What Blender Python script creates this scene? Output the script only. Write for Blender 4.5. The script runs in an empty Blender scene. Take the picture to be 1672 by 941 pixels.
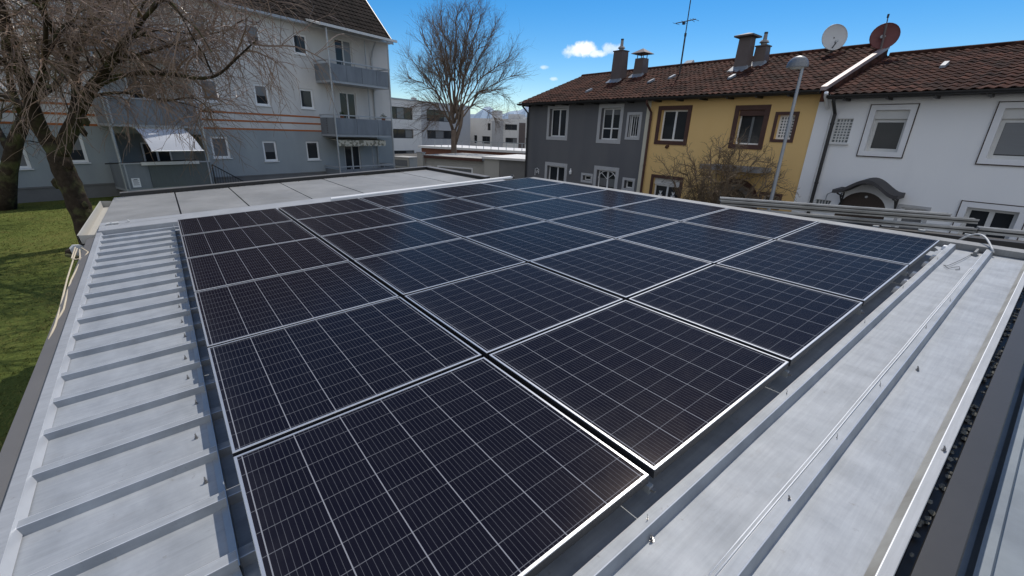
import bpy, math, random
from mathutils import Vector, Matrix
random.seed(7)
sc = bpy.context.scene
COL = sc.collection
# ------------------------------------------------------------------ camera model (metres, ground z = 0)
YAW, PITCH, ROLL, FPX = -0.6763, 0.3476, -0.0353, 696.6
CAM = Vector((0, 0, 3.4))
FW = Vector((math.cos(YAW)*math.cos(PITCH), math.sin(YAW)*math.cos(PITCH), -math.sin(PITCH)))
_r = Vector((math.sin(YAW), -math.cos(YAW), 0)); _d = FW.cross(_r)
RT = _r*math.cos(ROLL) + _d*math.sin(ROLL)
DN = -_r*math.sin(ROLL) + _d*math.cos(ROLL)
def ray(x, y): return RT*((x-836)/FPX) + DN*((y-470.5)/FPX) + FW
def hit(x, y, p0, n):
    v = ray(x, y); return CAM + v*((p0-CAM).dot(n)/v.dot(n))
def atz(x, y, z): return hit(x, y, Vector((0, 0, z)), Vector((0, 0, 1)))
FH = Vector((math.cos(YAW), math.sin(YAW), 0))
def at_depth(x, y, d):
    v = ray(x, y); return CAM + v*(d/v.dot(FH))
# roof frame: u along +X, v up the slope (towards the houses), w off the surface
S = 1.05; A = 0.8899*S; SL = 0.0572
T0 = Vector((0.5148, 0.0125, -1.0021))*S + CAM
RI = Vector((1, 0, 0)); RJ = Vector((0, -math.cos(SL), math.sin(SL))); RN = Vector((0, math.sin(SL), math.cos(SL)))
def roof(u, v, w): return T0 + RI*u + RJ*v + RN*w
def rpix(x, y, w):
    P = hit(x, y, T0+RN*w, RN)-T0; return P.dot(RI), P.dot(RJ)
# ------------------------------------------------------------------ helpers
class MB:
    def __init__(s): s.v = []; s.f = []; s.m = []
    def poly(s, pts, m=0):
        i = len(s.v); s.v += [tuple(p) for p in pts]; s.f.append(tuple(range(i, i+len(pts)))); s.m.append(m)
    def hexa(s, c, m=0):      # 8 corners: 0-3 bottom ccw, 4-7 top ccw
        i = len(s.v); s.v += [tuple(p) for p in c]
        for q in ((3, 2, 1, 0), (4, 5, 6, 7), (0, 1, 5, 4), (1, 2, 6, 5), (2, 3, 7, 6), (3, 0, 4, 7)):
            s.f.append(tuple(i+k for k in q)); s.m.append(m)
    def box(s, x0, x1, y0, y1, z0, z1, m=0):
        s.hexa([(x0, y0, z0), (x1, y0, z0), (x1, y1, z0), (x0, y1, z0), (x0, y0, z1), (x1, y0, z1), (x1, y1, z1), (x0, y1, z1)], m)
    def fbox(s, fr, a0, a1, b0, b1, c0, c1, m=0):
        P = [fr(a, b, c) for c in (c0, c1) for a, b in ((a0, b0), (a1, b0), (a1, b1), (a0, b1))]
        s.hexa(P, m)
    def tube(s, pts, rad, n=6, m=0, cap=True):
        pts = [Vector(p) for p in pts]; k = len(pts)
        if not isinstance(rad, (list, tuple)): rad = [rad]*k
        base = len(s.v); up = None
        for j in range(k):
            d = (pts[min(j+1, k-1)]-pts[max(j-1, 0)])
            if d.length < 1e-9: d = Vector((0, 0, 1))
            d.normalize()
            if up is None:
                up = d.orthogonal()
            up = up - d*up.dot(d)
            if up.length < 1e-6: up = d.orthogonal()
            up.normalize(); w = d.cross(up)
            for a in range(n):
                t = 2*math.pi*a/n
                s.v.append(tuple(pts[j]+(up*math.cos(t)+w*math.sin(t))*rad[j]))
        for j in range(k-1):
            for a in range(n):
                b = (a+1) % n
                s.f.append((base+j*n+a, base+j*n+b, base+(j+1)*n+b, base+(j+1)*n+a)); s.m.append(m)
        if cap:
            s.f.append(tuple(base+a for a in reversed(range(n)))); s.m.append(m)
            s.f.append(tuple(base+(k-1)*n+a for a in range(n))); s.m.append(m)
    def cyl(s, c, r, h, n=16, m=0, r2=None):
        r2 = r if r2 is None else r2
        s.tube([c, (c[0], c[1], c[2]+h)], [r, r2], n, m)
    def build(s, name, mats, parent=None, loc=None, rot=None, smooth=False):
        me = bpy.data.meshes.new(name); me.from_pydata(s.v, [], s.f); me.update()
        if not isinstance(mats, (list, tuple)): mats = [mats]
        for q in mats: me.materials.append(q)
        if len(mats) > 1: me.polygons.foreach_set('material_index', s.m)
        if smooth: me.polygons.foreach_set('use_smooth', [True]*len(me.polygons))
        o = bpy.data.objects.new(name, me); COL.objects.link(o)
        if parent: o.parent = parent
        if loc is not None: o.location = loc
        if rot is not None: o.rotation_euler = rot
        return o
def tag(o, label=None, cat=None, group=None, kind=None):
    if label: o['label'] = label
    if cat: o['category'] = cat
    if group: o['group'] = group
    if kind: o['kind'] = kind
    return o
def empty(name, loc=(0, 0, 0), rz=0):
    o = bpy.data.objects.new(name, None); COL.objects.link(o); o.location = loc; o.rotation_euler = (0, 0, rz); o.empty_display_size = .2
    return o
# ------------------------------------------------------------------ materials
def mat(name, col, rough=.7, metal=0., var=0., vscale=3., bump=0., bscale=30., spec=.5, col2=None, c2scale=1.5, c2lo=.45, c2hi=.7, stretch=None, detail=6.):
    """Procedural: base colour broken up by noise, optional second colour in blotches, optional bump."""
    m = bpy.data.materials.new(name); m.use_nodes = True; nt = m.node_tree; N = nt.nodes; L = nt.links
    b = N['Principled BSDF']; b.inputs['Roughness'].default_value = rough; b.inputs['Metallic'].default_value = metal
    b.inputs['Specular IOR Level'].default_value = spec
    tc = N.new('ShaderNodeTexCoord'); mp = N.new('ShaderNodeMapping'); L.new(tc.outputs['Object'], mp.inputs['Vector'])
    if stretch: mp.inputs['Scale'].default_value = stretch
    c = N.new('ShaderNodeRGB'); c.outputs[0].default_value = (*col, 1); out = c.outputs[0]
    if col2:
        n2 = N.new('ShaderNodeTexNoise'); n2.inputs['Scale'].default_value = c2scale; n2.inputs['Detail'].default_value = detail
        L.new(mp.outputs[0], n2.inputs['Vector'])
        mr = N.new('ShaderNodeMapRange'); mr.inputs['From Min'].default_value = c2lo; mr.inputs['From Max'].default_value = c2hi
        L.new(n2.outputs['Fac'], mr.inputs['Value'])
        mx = N.new('ShaderNodeMix'); mx.data_type = 'RGBA'; L.new(mr.outputs[0], mx.inputs['Factor'])
        L.new(out, mx.inputs['A']); mx.inputs['B'].default_value = (*col2, 1); out = mx.outputs['Result']
    if var:
        n1 = N.new('ShaderNodeTexNoise'); n1.inputs['Scale'].default_value = vscale; n1.inputs['Detail'].default_value = detail; n1.inputs['Roughness'].default_value = .65
        L.new(mp.outputs[0], n1.inputs['Vector'])
        mr = N.new('ShaderNodeMapRange'); mr.inputs['From Min'].default_value = .25; mr.inputs['From Max'].default_value = .75
        mr.inputs['To Min'].default_value = 1-var; mr.inputs['To Max'].default_value = 1+var
        L.new(n1.outputs['Fac'], mr.inputs['Value'])
        mx = N.new('ShaderNodeMix'); mx.data_type = 'RGBA'; mx.blend_type = 'MULTIPLY'; mx.inputs['Factor'].default_value = 1
        L.new(out, mx.inputs['A']); L.new(mr.outputs[0], mx.inputs['B']); out = mx.outputs['Result']
    L.new(out, b.inputs['Base Color'])
    if bump:
        n3 = N.new('ShaderNodeTexNoise'); n3.inputs['Scale'].default_value = bscale; n3.inputs['Detail'].default_value = 5
        L.new(mp.outputs[0], n3.inputs['Vector'])
        bp = N.new('ShaderNodeBump'); bp.inputs['Strength'].default_value = bump; bp.inputs['Distance'].default_value = .02
        L.new(n3.outputs['Fac'], bp.inputs['Height']); L.new(bp.outputs[0], b.inputs['Normal'])
    return m
M = {}
M['zinc'] = mat('zinc_sheet', (.312, .330, .348), .55, .12, .12, 7.0, .09, 6, col2=(.265, .283, .30), c2scale=5., c2lo=.40, c2hi=.66, stretch=(1.0, 1.5, 1), detail=10.)
def weather(m, dirt=(.13, .105, .08), amt=.75):
    # fine scratches along the slope, dirt specks and blotchy runs
    nt = m.node_tree; N = nt.nodes; L = nt.links; b = N['Principled BSDF']; src = b.inputs['Base Color'].links[0].from_socket
    tc = [n for n in N if n.type == 'TEX_COORD'][0]
    def tex(sc_, scale, det):
        mp = N.new('ShaderNodeMapping'); mp.inputs['Scale'].default_value = sc_; L.new(tc.outputs['Object'], mp.inputs['Vector'])
        n = N.new('ShaderNodeTexNoise'); n.inputs['Scale'].default_value = scale; n.inputs['Detail'].default_value = det; n.inputs['Roughness'].default_value = .7; L.new(mp.outputs[0], n.inputs['Vector']); return n.outputs['Fac']
    def rng(v, a, b_, c, d):
        n = N.new('ShaderNodeMapRange'); n.inputs['From Min'].default_value = a; n.inputs['From Max'].default_value = b_; n.inputs['To Min'].default_value = c; n.inputs['To Max'].default_value = d; L.new(v, n.inputs['Value']); return n.outputs[0]
    def mix(fac, A, B, mode='MIX'):
        n = N.new('ShaderNodeMix'); n.data_type = 'RGBA'; n.blend_type = mode
        if isinstance(fac, (int, float)): n.inputs['Factor'].default_value = fac
        else: L.new(fac, n.inputs['Factor'])
        L.new(A, n.inputs['A'])
        if isinstance(B, tuple): n.inputs['B'].default_value = (*B, 1)
        else: L.new(B, n.inputs['B'])
        return n.outputs['Result']
    c = mix(1., src, rng(tex((22, 1.2, 1), 3., 6), .3, .7, .90, 1.10), 'MULTIPLY')
    c = mix(rng(tex((1, 1, 1), 26., 5), .64, .74, 0, .55*amt), c, dirt)
    c = mix(rng(tex((5, 1.6, 1), 4.5, 9), .58, .74, 0, .5*amt), c, (.21, .20, .185))
    L.new(c, b.inputs['Base Color'])
    L.new(rng(tex((1, 1, 1), 6., 6), .3, .7, .60, .68), b.inputs['Roughness'])
weather(M['zinc'])
M['zincdark'] = mat('zinc_sheet_dark', (.20, .23, .255), .6, .12, .16, 5., .1, 8, col2=(.15, .175, .20), c2scale=3.)  # darker, bluer zinc for the neighbouring roof sheet
M['zinc_dull'] = mat('zinc_slab', (.225, .226, .22), .7, .0, .24, 1.6, .05, 20, col2=(.185, .188, .185), c2scale=.9)
weather(M['zinc_dull'], (.07, .065, .06), .9)
M['trim'] = mat('eave_trim_metal', (.33, .34, .35), .45, .25, .12, 3, .02, 20)
weather(M['trim'], amt=.6)
M['litmetal'] = mat('sunlit_edge_metal', (.60, .61, .62), .35, .4, .08, 4)
M['alu'] = mat('aluminium', (.42, .42, .41), .4, .4, .15, 5, col2=(.20, .20, .19), c2scale=2.)
M['galv'] = mat('galvanised_steel', (.38, .40, .41), .45, .5, .1, 8)
M['fascia'] = mat('grey_brown_fascia', (.125, .12, .115), .6, 0, .12, 2)
M['brownsheet'] = mat('brown_coated_sheet', (.026, .0245, .024), .5, 0, .15, 2.5, .02, 30)
M['pebble'] = mat('pebbles', (.12, .12, .105), .9, 0, .35, 8, .2, 40)
M['framelip'] = mat('panel_frame_silver', (.52, .52, .52), .35, .55, .05, 6)
M['framedark'] = mat('panel_frame_side', (.035, .036, .04), .45, .3)
M['vergeface'] = mat('verge_face_cream', (.36, .345, .30), .6, 0, .2, 6, col2=(.24, .22, .18), c2scale=4.)
M['pinkmetal'] = mat('weathered_verge_metal', (.30, .24, .225), .5, .2, .15, 3)
M['palesurround'] = mat('pale_window_surround', (.76, .76, .76), .8, 0, .05, 3)
M['black'] = mat('black_rail', (.012, .012, .013), .5, 0)
M['screw'] = mat('screw_steel', (.28, .27, .26), .35, .7)
M['cable'] = mat('cable_grey', (.50, .50, .49), .5)
M['wirecable'] = mat('thin_dark_cable', (.03, .03, .03), .5)
M['aptup'] = mat('render_light_grey', (.60, .59, .565), .9, 0, .07, .9, .06, 60, spec=.2, col2=(.52, .51, .49), c2scale=.8, stretch=(1, 1, .35))
M['aptlow'] = mat('render_blue_grey', (.32, .35, .358), .9, 0, .07, .7, .06, 60, spec=.2, col2=(.28, .31, .32), c2scale=.8, stretch=(1, 1, .35))
M['plinth'] = mat('plinth_grey', (.17, .17, .165), .9, 0, .12, 1.5, .08, 40, spec=.2)
M['orange'] = mat('orange_stripe', (.40, .13, .045), .85, 0, .08, 3, spec=.2)
M['balc'] = mat('balcony_panel_grey', (.18, .20, .22), .6, 0, .14, 1.2, col2=(.135, .15, .17), c2scale=.8, stretch=(2, 2, .7))
M['balcmetal'] = mat('balcony_metal', (.36, .38, .40), .5, .2, .08, 4)
M['darkplank'] = mat('balcony_mat_dark', (.10, .115, .115), .8, 0, .25, 9, stretch=(9, 1, .4))
M['white'] = mat('white_paint', (.78, .78, .77), .5, 0, .03, 3)
M['offwhite'] = mat('offwhite_plastic', (.60, .60, .58), .5, 0, .06, 3)
M['pane'] = mat('window_pane', (.026, .030, .034), .06, 0, .2, 1, spec=.32)
M['curtain'] = mat('curtain_behind_glass', (.15, .155, .16), .25, 0, .18, 6, stretch=(5, 5, .3), spec=.6)
M['paneslat'] = mat('lowered_blind', (.14, .15, .16), .3, 0, .1, 20, stretch=(.2, .2, 4), spec=.6)
M['awning'] = mat('white_awning_cloth', (.46, .48, .52), .8, 0, .04, 2)
M['beige'] = mat('beige_awning_cloth', (.48, .45, .36), .8, 0, .2, 7, col2=(.16, .15, .11), c2scale=5., c2lo=.5, c2hi=.56)
M['greywall'] = mat('render_slate_grey', (.15, .15, .154), .9, 0, .09, .9, .1, 50, spec=.2, col2=(.112, .114, .122), c2scale=.9, stretch=(1, 1, .3))
M['yellowwall'] = mat('render_ochre', (.77, .525, .225), .9, 0, .07, .9, .1, 50, spec=.2, col2=(.69, .46, .19), c2scale=.9, stretch=(1, 1, .3))
M['whitewall'] = mat('render_white', (.84, .84, .83), .9, 0, .06, .9, .1, 60, spec=.2, col2=(.76, .762, .76), c2scale=.9, stretch=(1, 1, .3))
M['cream'] = mat('cream_edge', (.60, .56, .45), .9, 0, .06, 2)
M['surround'] = mat('window_surround_grey', (.44, .44, .44), .85, 0, .06, 3)
M['brownwood'] = mat('brown_window_surround', (.075, .032, .022), .6, 0, .2, 5)
M['dark'] = mat('dark_gutter', (.022, .021, .02), .45, 0, .15, 3)
M['darkwood'] = mat('dark_door_wood', (.045, .028, .019), .5, 0, .25, 6, stretch=(6, 1, .6))
M['stone'] = mat('canopy_slab', (.26, .255, .25), .85, 0, .15, 3)
M['canopy'] = mat('canopy_dark_tar', (.05, .047, .047), .7, 0, .2, 5)
M['blockglass'] = mat('glass_block', (.10, .12, .13), .15, 0, .35, 12, spec=.7)
M['chimney'] = mat('chimney_sheet', (.115, .09, .082), .6, .1, .12, 4)
M['lead'] = mat('lead_flashing', (.20, .215, .23), .5, .2, .12, 5)
M['bark'] = mat('bark', (.046, .035, .026), .95, 0, .45, 9, .9, 22, spec=.1, col2=(.085, .088, .04), c2scale=2.2, c2lo=.5, c2hi=.68)
M['twig'] = mat('twigs', (.205, .138, .092), .45, 0, .4, 2, spec=.5)
M['twigdark'] = mat('twigs_dark', (.165, .125, .095), .85, 0, .3, 2, spec=.15)
M['shrubwood'] = mat('shrub_twigs', (.17, .125, .08), .8, 0, .35, 3, spec=.2)
M['galvdark'] = mat('lamp_hood_grey', (.20, .21, .22), .45, .3, .08, 5)
M['lampmetal'] = mat('lamp_galvanised', (.33, .35, .37), .45, .4, .08, 5)
M['dishwhite'] = mat('dish_light_grey', (.52, .53, .53), .5, 0, .05, 4)
M['dishred'] = mat('dish_red_brown', (.125, .028, .024), .5, 0, .12, 5)
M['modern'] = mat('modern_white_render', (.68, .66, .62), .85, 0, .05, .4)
M['modgrey'] = mat('grey_render_and_shade', (.43, .43, .43), .85, 0, .05, .4)
M['brick'] = mat('brick_red', (.20, .085, .055), .9, 0, .25, 4, stretch=(1, 1, 4))
M['garage'] = mat('garage_beige', (.40, .385, .345), .9, 0, .07, 1.2)
M['garagedark'] = mat('garage_taupe', (.20, .195, .185), .9, 0, .1, 1.2)
M['earth'] = mat('trodden_earth', (.09, .085, .075), .95, 0, .2, .2)
M['asphalt'] = mat('asphalt', (.055, .055, .055), .9, 0, .2, 4, .3, 80)
M['paving'] = mat('paving', (.16, .155, .15), .9, 0, .15, 3, .2, 40)
M['rock'] = mat('hazed_rock', (.20, .27, .35), .95, 0, .25, .004, col2=(.36, .44, .54), c2scale=.006)  # distance haze put into the rock colour as pale blue
M['rope'] = mat('pale_rope', (.52, .45, .33), .85, 0, .15, 20)
M['potgreen'] = mat('conifer_green', (.035, .06, .025), .9, 0, .3, 6)
M['paper'] = mat('notice_white', (.75, .76, .78), .6)
M['ink'] = mat('notice_ink', (.08, .08, .1), .7)
M['terracotta'] = mat('terracotta', (.30, .13, .075), .8, 0, .2, 5)

def tile_mat(name, ca, cb, cc):
    m = mat(name, ca, .9, 0, .3, 5, .15, 60, spec=.08, col2=cb, c2scale=2.0)
    nt = m.node_tree; N = nt.nodes; L = nt.links; b = N['Principled BSDF']
    src = b.inputs['Base Color'].links[0].from_socket
    tc = [n for n in N if n.type == 'TEX_COORD'][0]
    vo = N.new('ShaderNodeTexVoronoi'); vo.inputs['Scale'].default_value = 3.6; vo.inputs['Randomness'].default_value = .9
    L.new(tc.outputs['Object'], vo.inputs['Vector'])
    mr = N.new('ShaderNodeMapRange'); mr.inputs['To Min'].default_value = .45; mr.inputs['To Max'].default_value = 1.65
    sep = N.new('ShaderNodeSeparateColor'); L.new(vo.outputs['Color'], sep.inputs[0]); L.new(sep.outputs[0], mr.inputs['Value'])
    mx = N.new('ShaderNodeMix'); mx.data_type = 'RGBA'; mx.blend_type = 'MULTIPLY'; mx.inputs['Factor'].default_value = 1
    L.new(src, mx.inputs['A']); L.new(mr.outputs[0], mx.inputs['B'])
    # lichen / moss
    n = N.new('ShaderNodeTexNoise'); n.inputs['Scale'].default_value = 1.3; n.inputs['Detail'].default_value = 8; n.inputs['Roughness'].default_value = .75
    L.new(tc.outputs['Object'], n.inputs['Vector'])
    r2 = N.new('ShaderNodeMapRange'); r2.inputs['From Min'].default_value = .52; r2.inputs['From Max'].default_value = .72; r2.inputs['To Max'].default_value = .75
    L.new(n.outputs['Fac'], r2.inputs['Value'])
    m2 = N.new('ShaderNodeMix'); m2.data_type = 'RGBA'; L.new(r2.outputs[0], m2.inputs['Factor']); L.new(mx.outputs['Result'], m2.inputs['A']); m2.inputs['B'].default_value = (*cc, 1)
    L.new(m2.outputs['Result'], b.inputs['Base Color'])
    return m
M['tiles'] = tile_mat('roof_tiles_red_brown', (.058, .025, .017), (.036, .018, .013), (.026, .022, .018))
M['tilesdark'] = tile_mat('roof_tiles_dark', (.013, .0095, .008), (.010, .0075, .007), (.013, .011, .010))

def grass_mat():
    m = bpy.data.materials.new('lawn_grass'); m.use_nodes = True; nt = m.node_tree; N = nt.nodes; L = nt.links; b = N['Principled BSDF']
    b.inputs['Roughness'].default_value = .95; b.inputs['Specular IOR Level'].default_value = .1
    tc = N.new('ShaderNodeTexCoord')
    def noise(s, d=6, r=.6):
        n = N.new('ShaderNodeTexNoise'); n.inputs['Scale'].default_value = s; n.inputs['Detail'].default_value = d; n.inputs['Roughness'].default_value = r
        L.new(tc.outputs['Object'], n.inputs['Vector']); return n
    n1, n2 = noise(.55), noise(7., 8, .7)
    cr = N.new('ShaderNodeValToRGB'); e = cr.color_ramp.elements
    e[0].position = .3; e[0].color = (.068, .092, .02, 1); e[1].position = .72; e[1].color = (.185, .165, .05, 1)
    x = e.new(.5); x.color = (.105, .13, .032, 1)
    mm = N.new('ShaderNodeMath'); mm.operation = 'MULTIPLY_ADD'; mm.inputs[1].default_value = .5; L.new(n1.outputs['Fac'], mm.inputs[0])
    m3 = N.new('ShaderNodeMath'); m3.operation = 'MULTIPLY'; m3.inputs[1].default_value = .5; L.new(n2.outputs['Fac'], m3.inputs[0]); L.new(m3.outputs[0], mm.inputs[2])
    L.new(mm.outputs[0], cr.inputs['Fac']); L.new(cr.outputs['Color'], b.inputs['Base Color'])
    bp = N.new('ShaderNodeBump'); bp.inputs['Strength'].default_value = .8; bp.inputs['Distance'].default_value = .05
    n4 = noise(26, 6, .7); L.new(n4.outputs['Fac'], bp.inputs['Height']); L.new(bp.outputs[0], b.inputs['Normal'])
    return m
M['grass'] = grass_mat()
M['blade'] = mat('grass_blades', (.11, .125, .03), .9, 0, .4, 1.2, spec=.1, col2=(.20, .175, .06), c2scale=.8)

def pv_mat():
    """Half-cut cells: 6 strings by 10 cells, grid lines and fine busbars, in the panel's own coordinates (metres)."""
    m = bpy.data.materials.new('solar_cells'); m.use_nodes = True; nt = m.node_tree; N = nt.nodes; L = nt.links; b = N['Principled BSDF']
    b.inputs['Roughness'].default_value = .16; b.inputs['IOR'].default_value = 1.45; b.inputs['Specular IOR Level'].default_value = PVSPEC; b.inputs['Specular Tint'].default_value = (.80, .68, .55, 1)
    tc = N.new('ShaderNodeTexCoord'); sp = N.new('ShaderNodeSeparateXYZ'); L.new(tc.outputs['Object'], sp.inputs[0])
    def math_(op, a, bb=None, c=None):
        n = N.new('ShaderNodeMath'); n.operation = op
        for k, q in enumerate((a, bb, c)):
            if q is None: continue
            if isinstance(q, (int, float)): n.inputs[k].default_value = q
            else: L.new(q, n.inputs[k])
        return n.outputs[0]
    def line(co, off, pitch, half):     # 1 within `half` of a multiple of pitch
        f = math_('FRACT', math_('DIVIDE', math_('ADD', co, off), pitch))
        d = math_('MULTIPLY', math_('ABSOLUTE', math_('SUBTRACT', f, .5)), pitch)     # pitch/2 on a line
        return math_('GREATER_THAN', d, pitch/2-half)
    X, Y = sp.outputs['X'], sp.outputs['Y']
    pj = (S-.075)/6; pi_ = (A-.06)/10
    big = line(Y, 0.0375, pj, .0016)             # lines along u (between strings); panel spans y = -S..0
    thin = line(X, -.03, pi_, .0011)
    bus = line(Y, 0.0375, pj/10, .0007)
    mx = math_('MAXIMUM', math_('MULTIPLY', big, .55), math_('MULTIPLY', thin, .28))
    mx = math_('MAXIMUM', mx, math_('MULTIPLY', bus, .15))
    no = N.new('ShaderNodeTexNoise'); no.inputs['Scale'].default_value = 3; L.new(tc.outputs['Object'], no.inputs['Vector'])
    oi = N.new('ShaderNodeObjectInfo')
    ce = N.new('ShaderNodeMix'); ce.data_type = 'RGBA'; L.new(math_('MULTIPLY_ADD', oi.outputs['Random'], .5, math_('MULTIPLY', no.outputs['Fac'], .5)), ce.inputs['Factor'])
    ce.inputs['A'].default_value = (.0052, .0050, .0100, 1); ce.inputs['B'].default_value = (.0076, .0073, .0140, 1)
    mix = N.new('ShaderNodeMix'); mix.data_type = 'RGBA'; L.new(mx, mix.inputs['Factor']); L.new(ce.outputs['Result'], mix.inputs['A']); mix.inputs['B'].default_value = (.42, .43, .46, 1)
    L.new(mix.outputs['Result'], b.inputs['Base Color'])
    # thin dust film, heavier towards the low (left) edge of each module and in faint dried water marks
    n2 = N.new('ShaderNodeTexNoise'); n2.inputs['Scale'].default_value = 9; n2.inputs['Detail'].default_value = 8; n2.inputs['Roughness'].default_value = .7; L.new(tc.outputs['Object'], n2.inputs['Vector'])
    low = N.new('ShaderNodeMapRange'); low.inputs['From Min'].default_value = -.16; low.inputs['From Max'].default_value = -.01; L.new(Y, low.inputs['Value'])
    dust = math_('ADD', math_('MULTIPLY', math_('POWER', n2.outputs['Fac'], 2.2), .06), math_('MULTIPLY', math_('MULTIPLY', low.outputs[0], low.outputs[0]), math_('MULTIPLY', n2.outputs['Fac'], .12)))
    dm = N.new('ShaderNodeMix'); dm.data_type = 'RGBA'; L.new(math_('ADD', dust, math_('MULTIPLY', oi.outputs['Random'], .012)), dm.inputs['Factor']); L.new(mix.outputs['Result'], dm.inputs['A']); dm.inputs['B'].default_value = (.15, .15, .155, 1)
    df = N.new('ShaderNodeBsdfDiffuse'); L.new(dm.outputs['Result'], df.inputs['Color'])
    gl = N.new('ShaderNodeBsdfGlossy'); gl.inputs['Color'].default_value = (.53, .45, .415, 1); gl.inputs['Roughness'].default_value = .26
    rr = N.new('ShaderNodeMapRange'); rr.inputs['To Min'].default_value = .12; rr.inputs['To Max'].default_value = .21; L.new(n2.outputs['Fac'], rr.inputs['Value']); L.new(rr.outputs[0], gl.inputs['Roughness'])
    fz = N.new('ShaderNodeFresnel'); fz.inputs['IOR'].default_value = 1.30
    ms = N.new('ShaderNodeMixShader'); L.new(math_('MULTIPLY', fz.outputs[0], PVSPEC), ms.inputs['Fac']); L.new(df.outputs[0], ms.inputs[1]); L.new(gl.outputs[0], ms.inputs[2])
    L.new(ms.outputs[0], N['Material Output'].inputs['Surface'])
    return m
PVSPEC = .62
M['pv'] = pv_mat()

# ------------------------------------------------------------------ world, sun, camera
SUN_EL, SUN_H = math.radians(54), Vector((.47, -.88, 0)).normalized()
SV = (SUN_H*math.cos(SUN_EL)+Vector((0, 0, math.sin(SUN_EL)))).normalized()
w = bpy.data.worlds.new('World'); sc.world = w; w.use_nodes = True
nt = w.node_tree; N = nt.nodes; L = nt.links; bg = N['Background']; bg.inputs['Strength'].default_value = .10
sky = N.new('ShaderNodeTexSky'); sky.sky_type = 'NISHITA'; sky.sun_disc = False; sky.sun_elevation = SUN_EL
sky.sun_rotation = math.atan2(SUN_H.x, SUN_H.y); sky.air_density = 1.0; sky.dust_density = .15; sky.ozone_density = 3.0; sky.altitude = 500
hs = N.new('ShaderNodeHueSaturation'); hs.inputs['Saturation'].default_value = 1.45; hs.inputs['Value'].default_value = .86
L.new(sky.outputs[0], hs.inputs['Color']); L.new(hs.outputs[0], bg.inputs['Color'])
sl = bpy.data.lights.new('sun', 'SUN'); sl.energy = 2.7; sl.angle = math.radians(.53); sl.color = (1, .94, .86)
so = bpy.data.objects.new('sun', sl); COL.objects.link(so); so.rotation_euler = SV.to_track_quat('Z', 'Y').to_euler(); so.location = SV*80
cd = bpy.data.cameras.new('camera'); co = bpy.data.objects.new('camera', cd); COL.objects.link(co); sc.camera = co
cd.sensor_fit = 'HORIZONTAL'; cd.sensor_width = 36; cd.lens = 36*FPX/1672; cd.clip_end = 12000; cd.clip_start = .05
R = Matrix((RT, -DN, -FW)).transposed()
co.matrix_world = Matrix.Translation(CAM) @ R.to_4x4()
vs = sc.view_settings; vs.view_transform = 'Standard'; vs.look = 'None'; vs.exposure = .42; vs.gamma = 1

# ================================================================== SETTING: ground
g = MB(); n = 40
for a in range(n):
    for b in range(n):
        pass
g.poly([(-400, -400, -.006), (600, -400, -.006), (600, 400, -.006), (-400, 400, -.006)])
tag(g.build('ground', M['earth']), kind='structure')
g = MB(); g.poly([(-3, -1, 0), (45, -1, 0), (45, 22, 0), (-3, 22, 0)])
tag(g.build('lawn', M['grass']), kind='structure')
g = MB(); g.poly([(-60, -14.9, .004), (24, -14.9, .004), (24, -7.2, .004), (-60, -7.2, .004)])
tag(g.build('road', M['asphalt']), kind='structure')
g = MB(); g.box(-60, 19, -14.98, -13.4, .0, .12)
tag(g.build('pavement', M['paving']), kind='structure')
# far mountain ridge, 3 km off
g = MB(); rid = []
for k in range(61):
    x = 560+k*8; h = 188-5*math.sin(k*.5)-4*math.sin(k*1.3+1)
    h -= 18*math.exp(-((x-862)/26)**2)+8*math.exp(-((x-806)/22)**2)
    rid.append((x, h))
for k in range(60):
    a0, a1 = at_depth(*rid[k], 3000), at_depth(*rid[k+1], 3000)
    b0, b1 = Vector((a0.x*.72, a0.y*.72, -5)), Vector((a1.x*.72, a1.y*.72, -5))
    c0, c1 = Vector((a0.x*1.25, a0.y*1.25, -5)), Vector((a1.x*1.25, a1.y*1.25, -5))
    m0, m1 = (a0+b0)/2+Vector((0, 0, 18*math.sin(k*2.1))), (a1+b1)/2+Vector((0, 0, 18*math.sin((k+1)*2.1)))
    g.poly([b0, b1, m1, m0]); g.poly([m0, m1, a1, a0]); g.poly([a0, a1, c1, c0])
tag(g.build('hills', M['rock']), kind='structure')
# grass tufts on the part of the lawn in view
g = MB()
for k in range(30000):
    X = 5+random.random()*22; Y = .9+(random.random()**.9)*8
    if Y > .42*X: continue
    for q in range(3):
        a = random.random()*6.28; h = .012+.028*random.random(); l = .05*random.random()+.02
        px, py = X+random.gauss(0, .03), Y+random.gauss(0, .03); ca, sa = math.cos(a), math.sin(a); bw = .004+.004*random.random()
        g.poly([(px-sa*bw, py+ca*bw, 0), (px+sa*bw, py-ca*bw, 0), (px+ca*l, py+sa*l, h)])
tag(g.build('grass', M['blade']), kind='stuff')

# ================================================================== GARAGE ROOF
gar = empty('garage', (3, -2.5, 0))
tag(gar, 'long low garage under a ribbed zinc sheet roof carrying the solar panels', 'garage')
def wb(mb, name, mats, parent, smooth=False):      # world coordinates -> child of an unrotated root
    o = parent.parent if parent.parent else parent
    l = o.location; mb.v = [(a-l.x, b-l.y, c-l.z) for a, b, c in mb.v]
    return mb.build(name, mats, parent, smooth=smooth)
def sk(u): return -.564-.0245*(u-1.63)
g = MB(); g.box(-.02, 6.6, -5.9, .50, 0, 2.02); wb(g, 'wall', M['garagedark'], gar)
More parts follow.
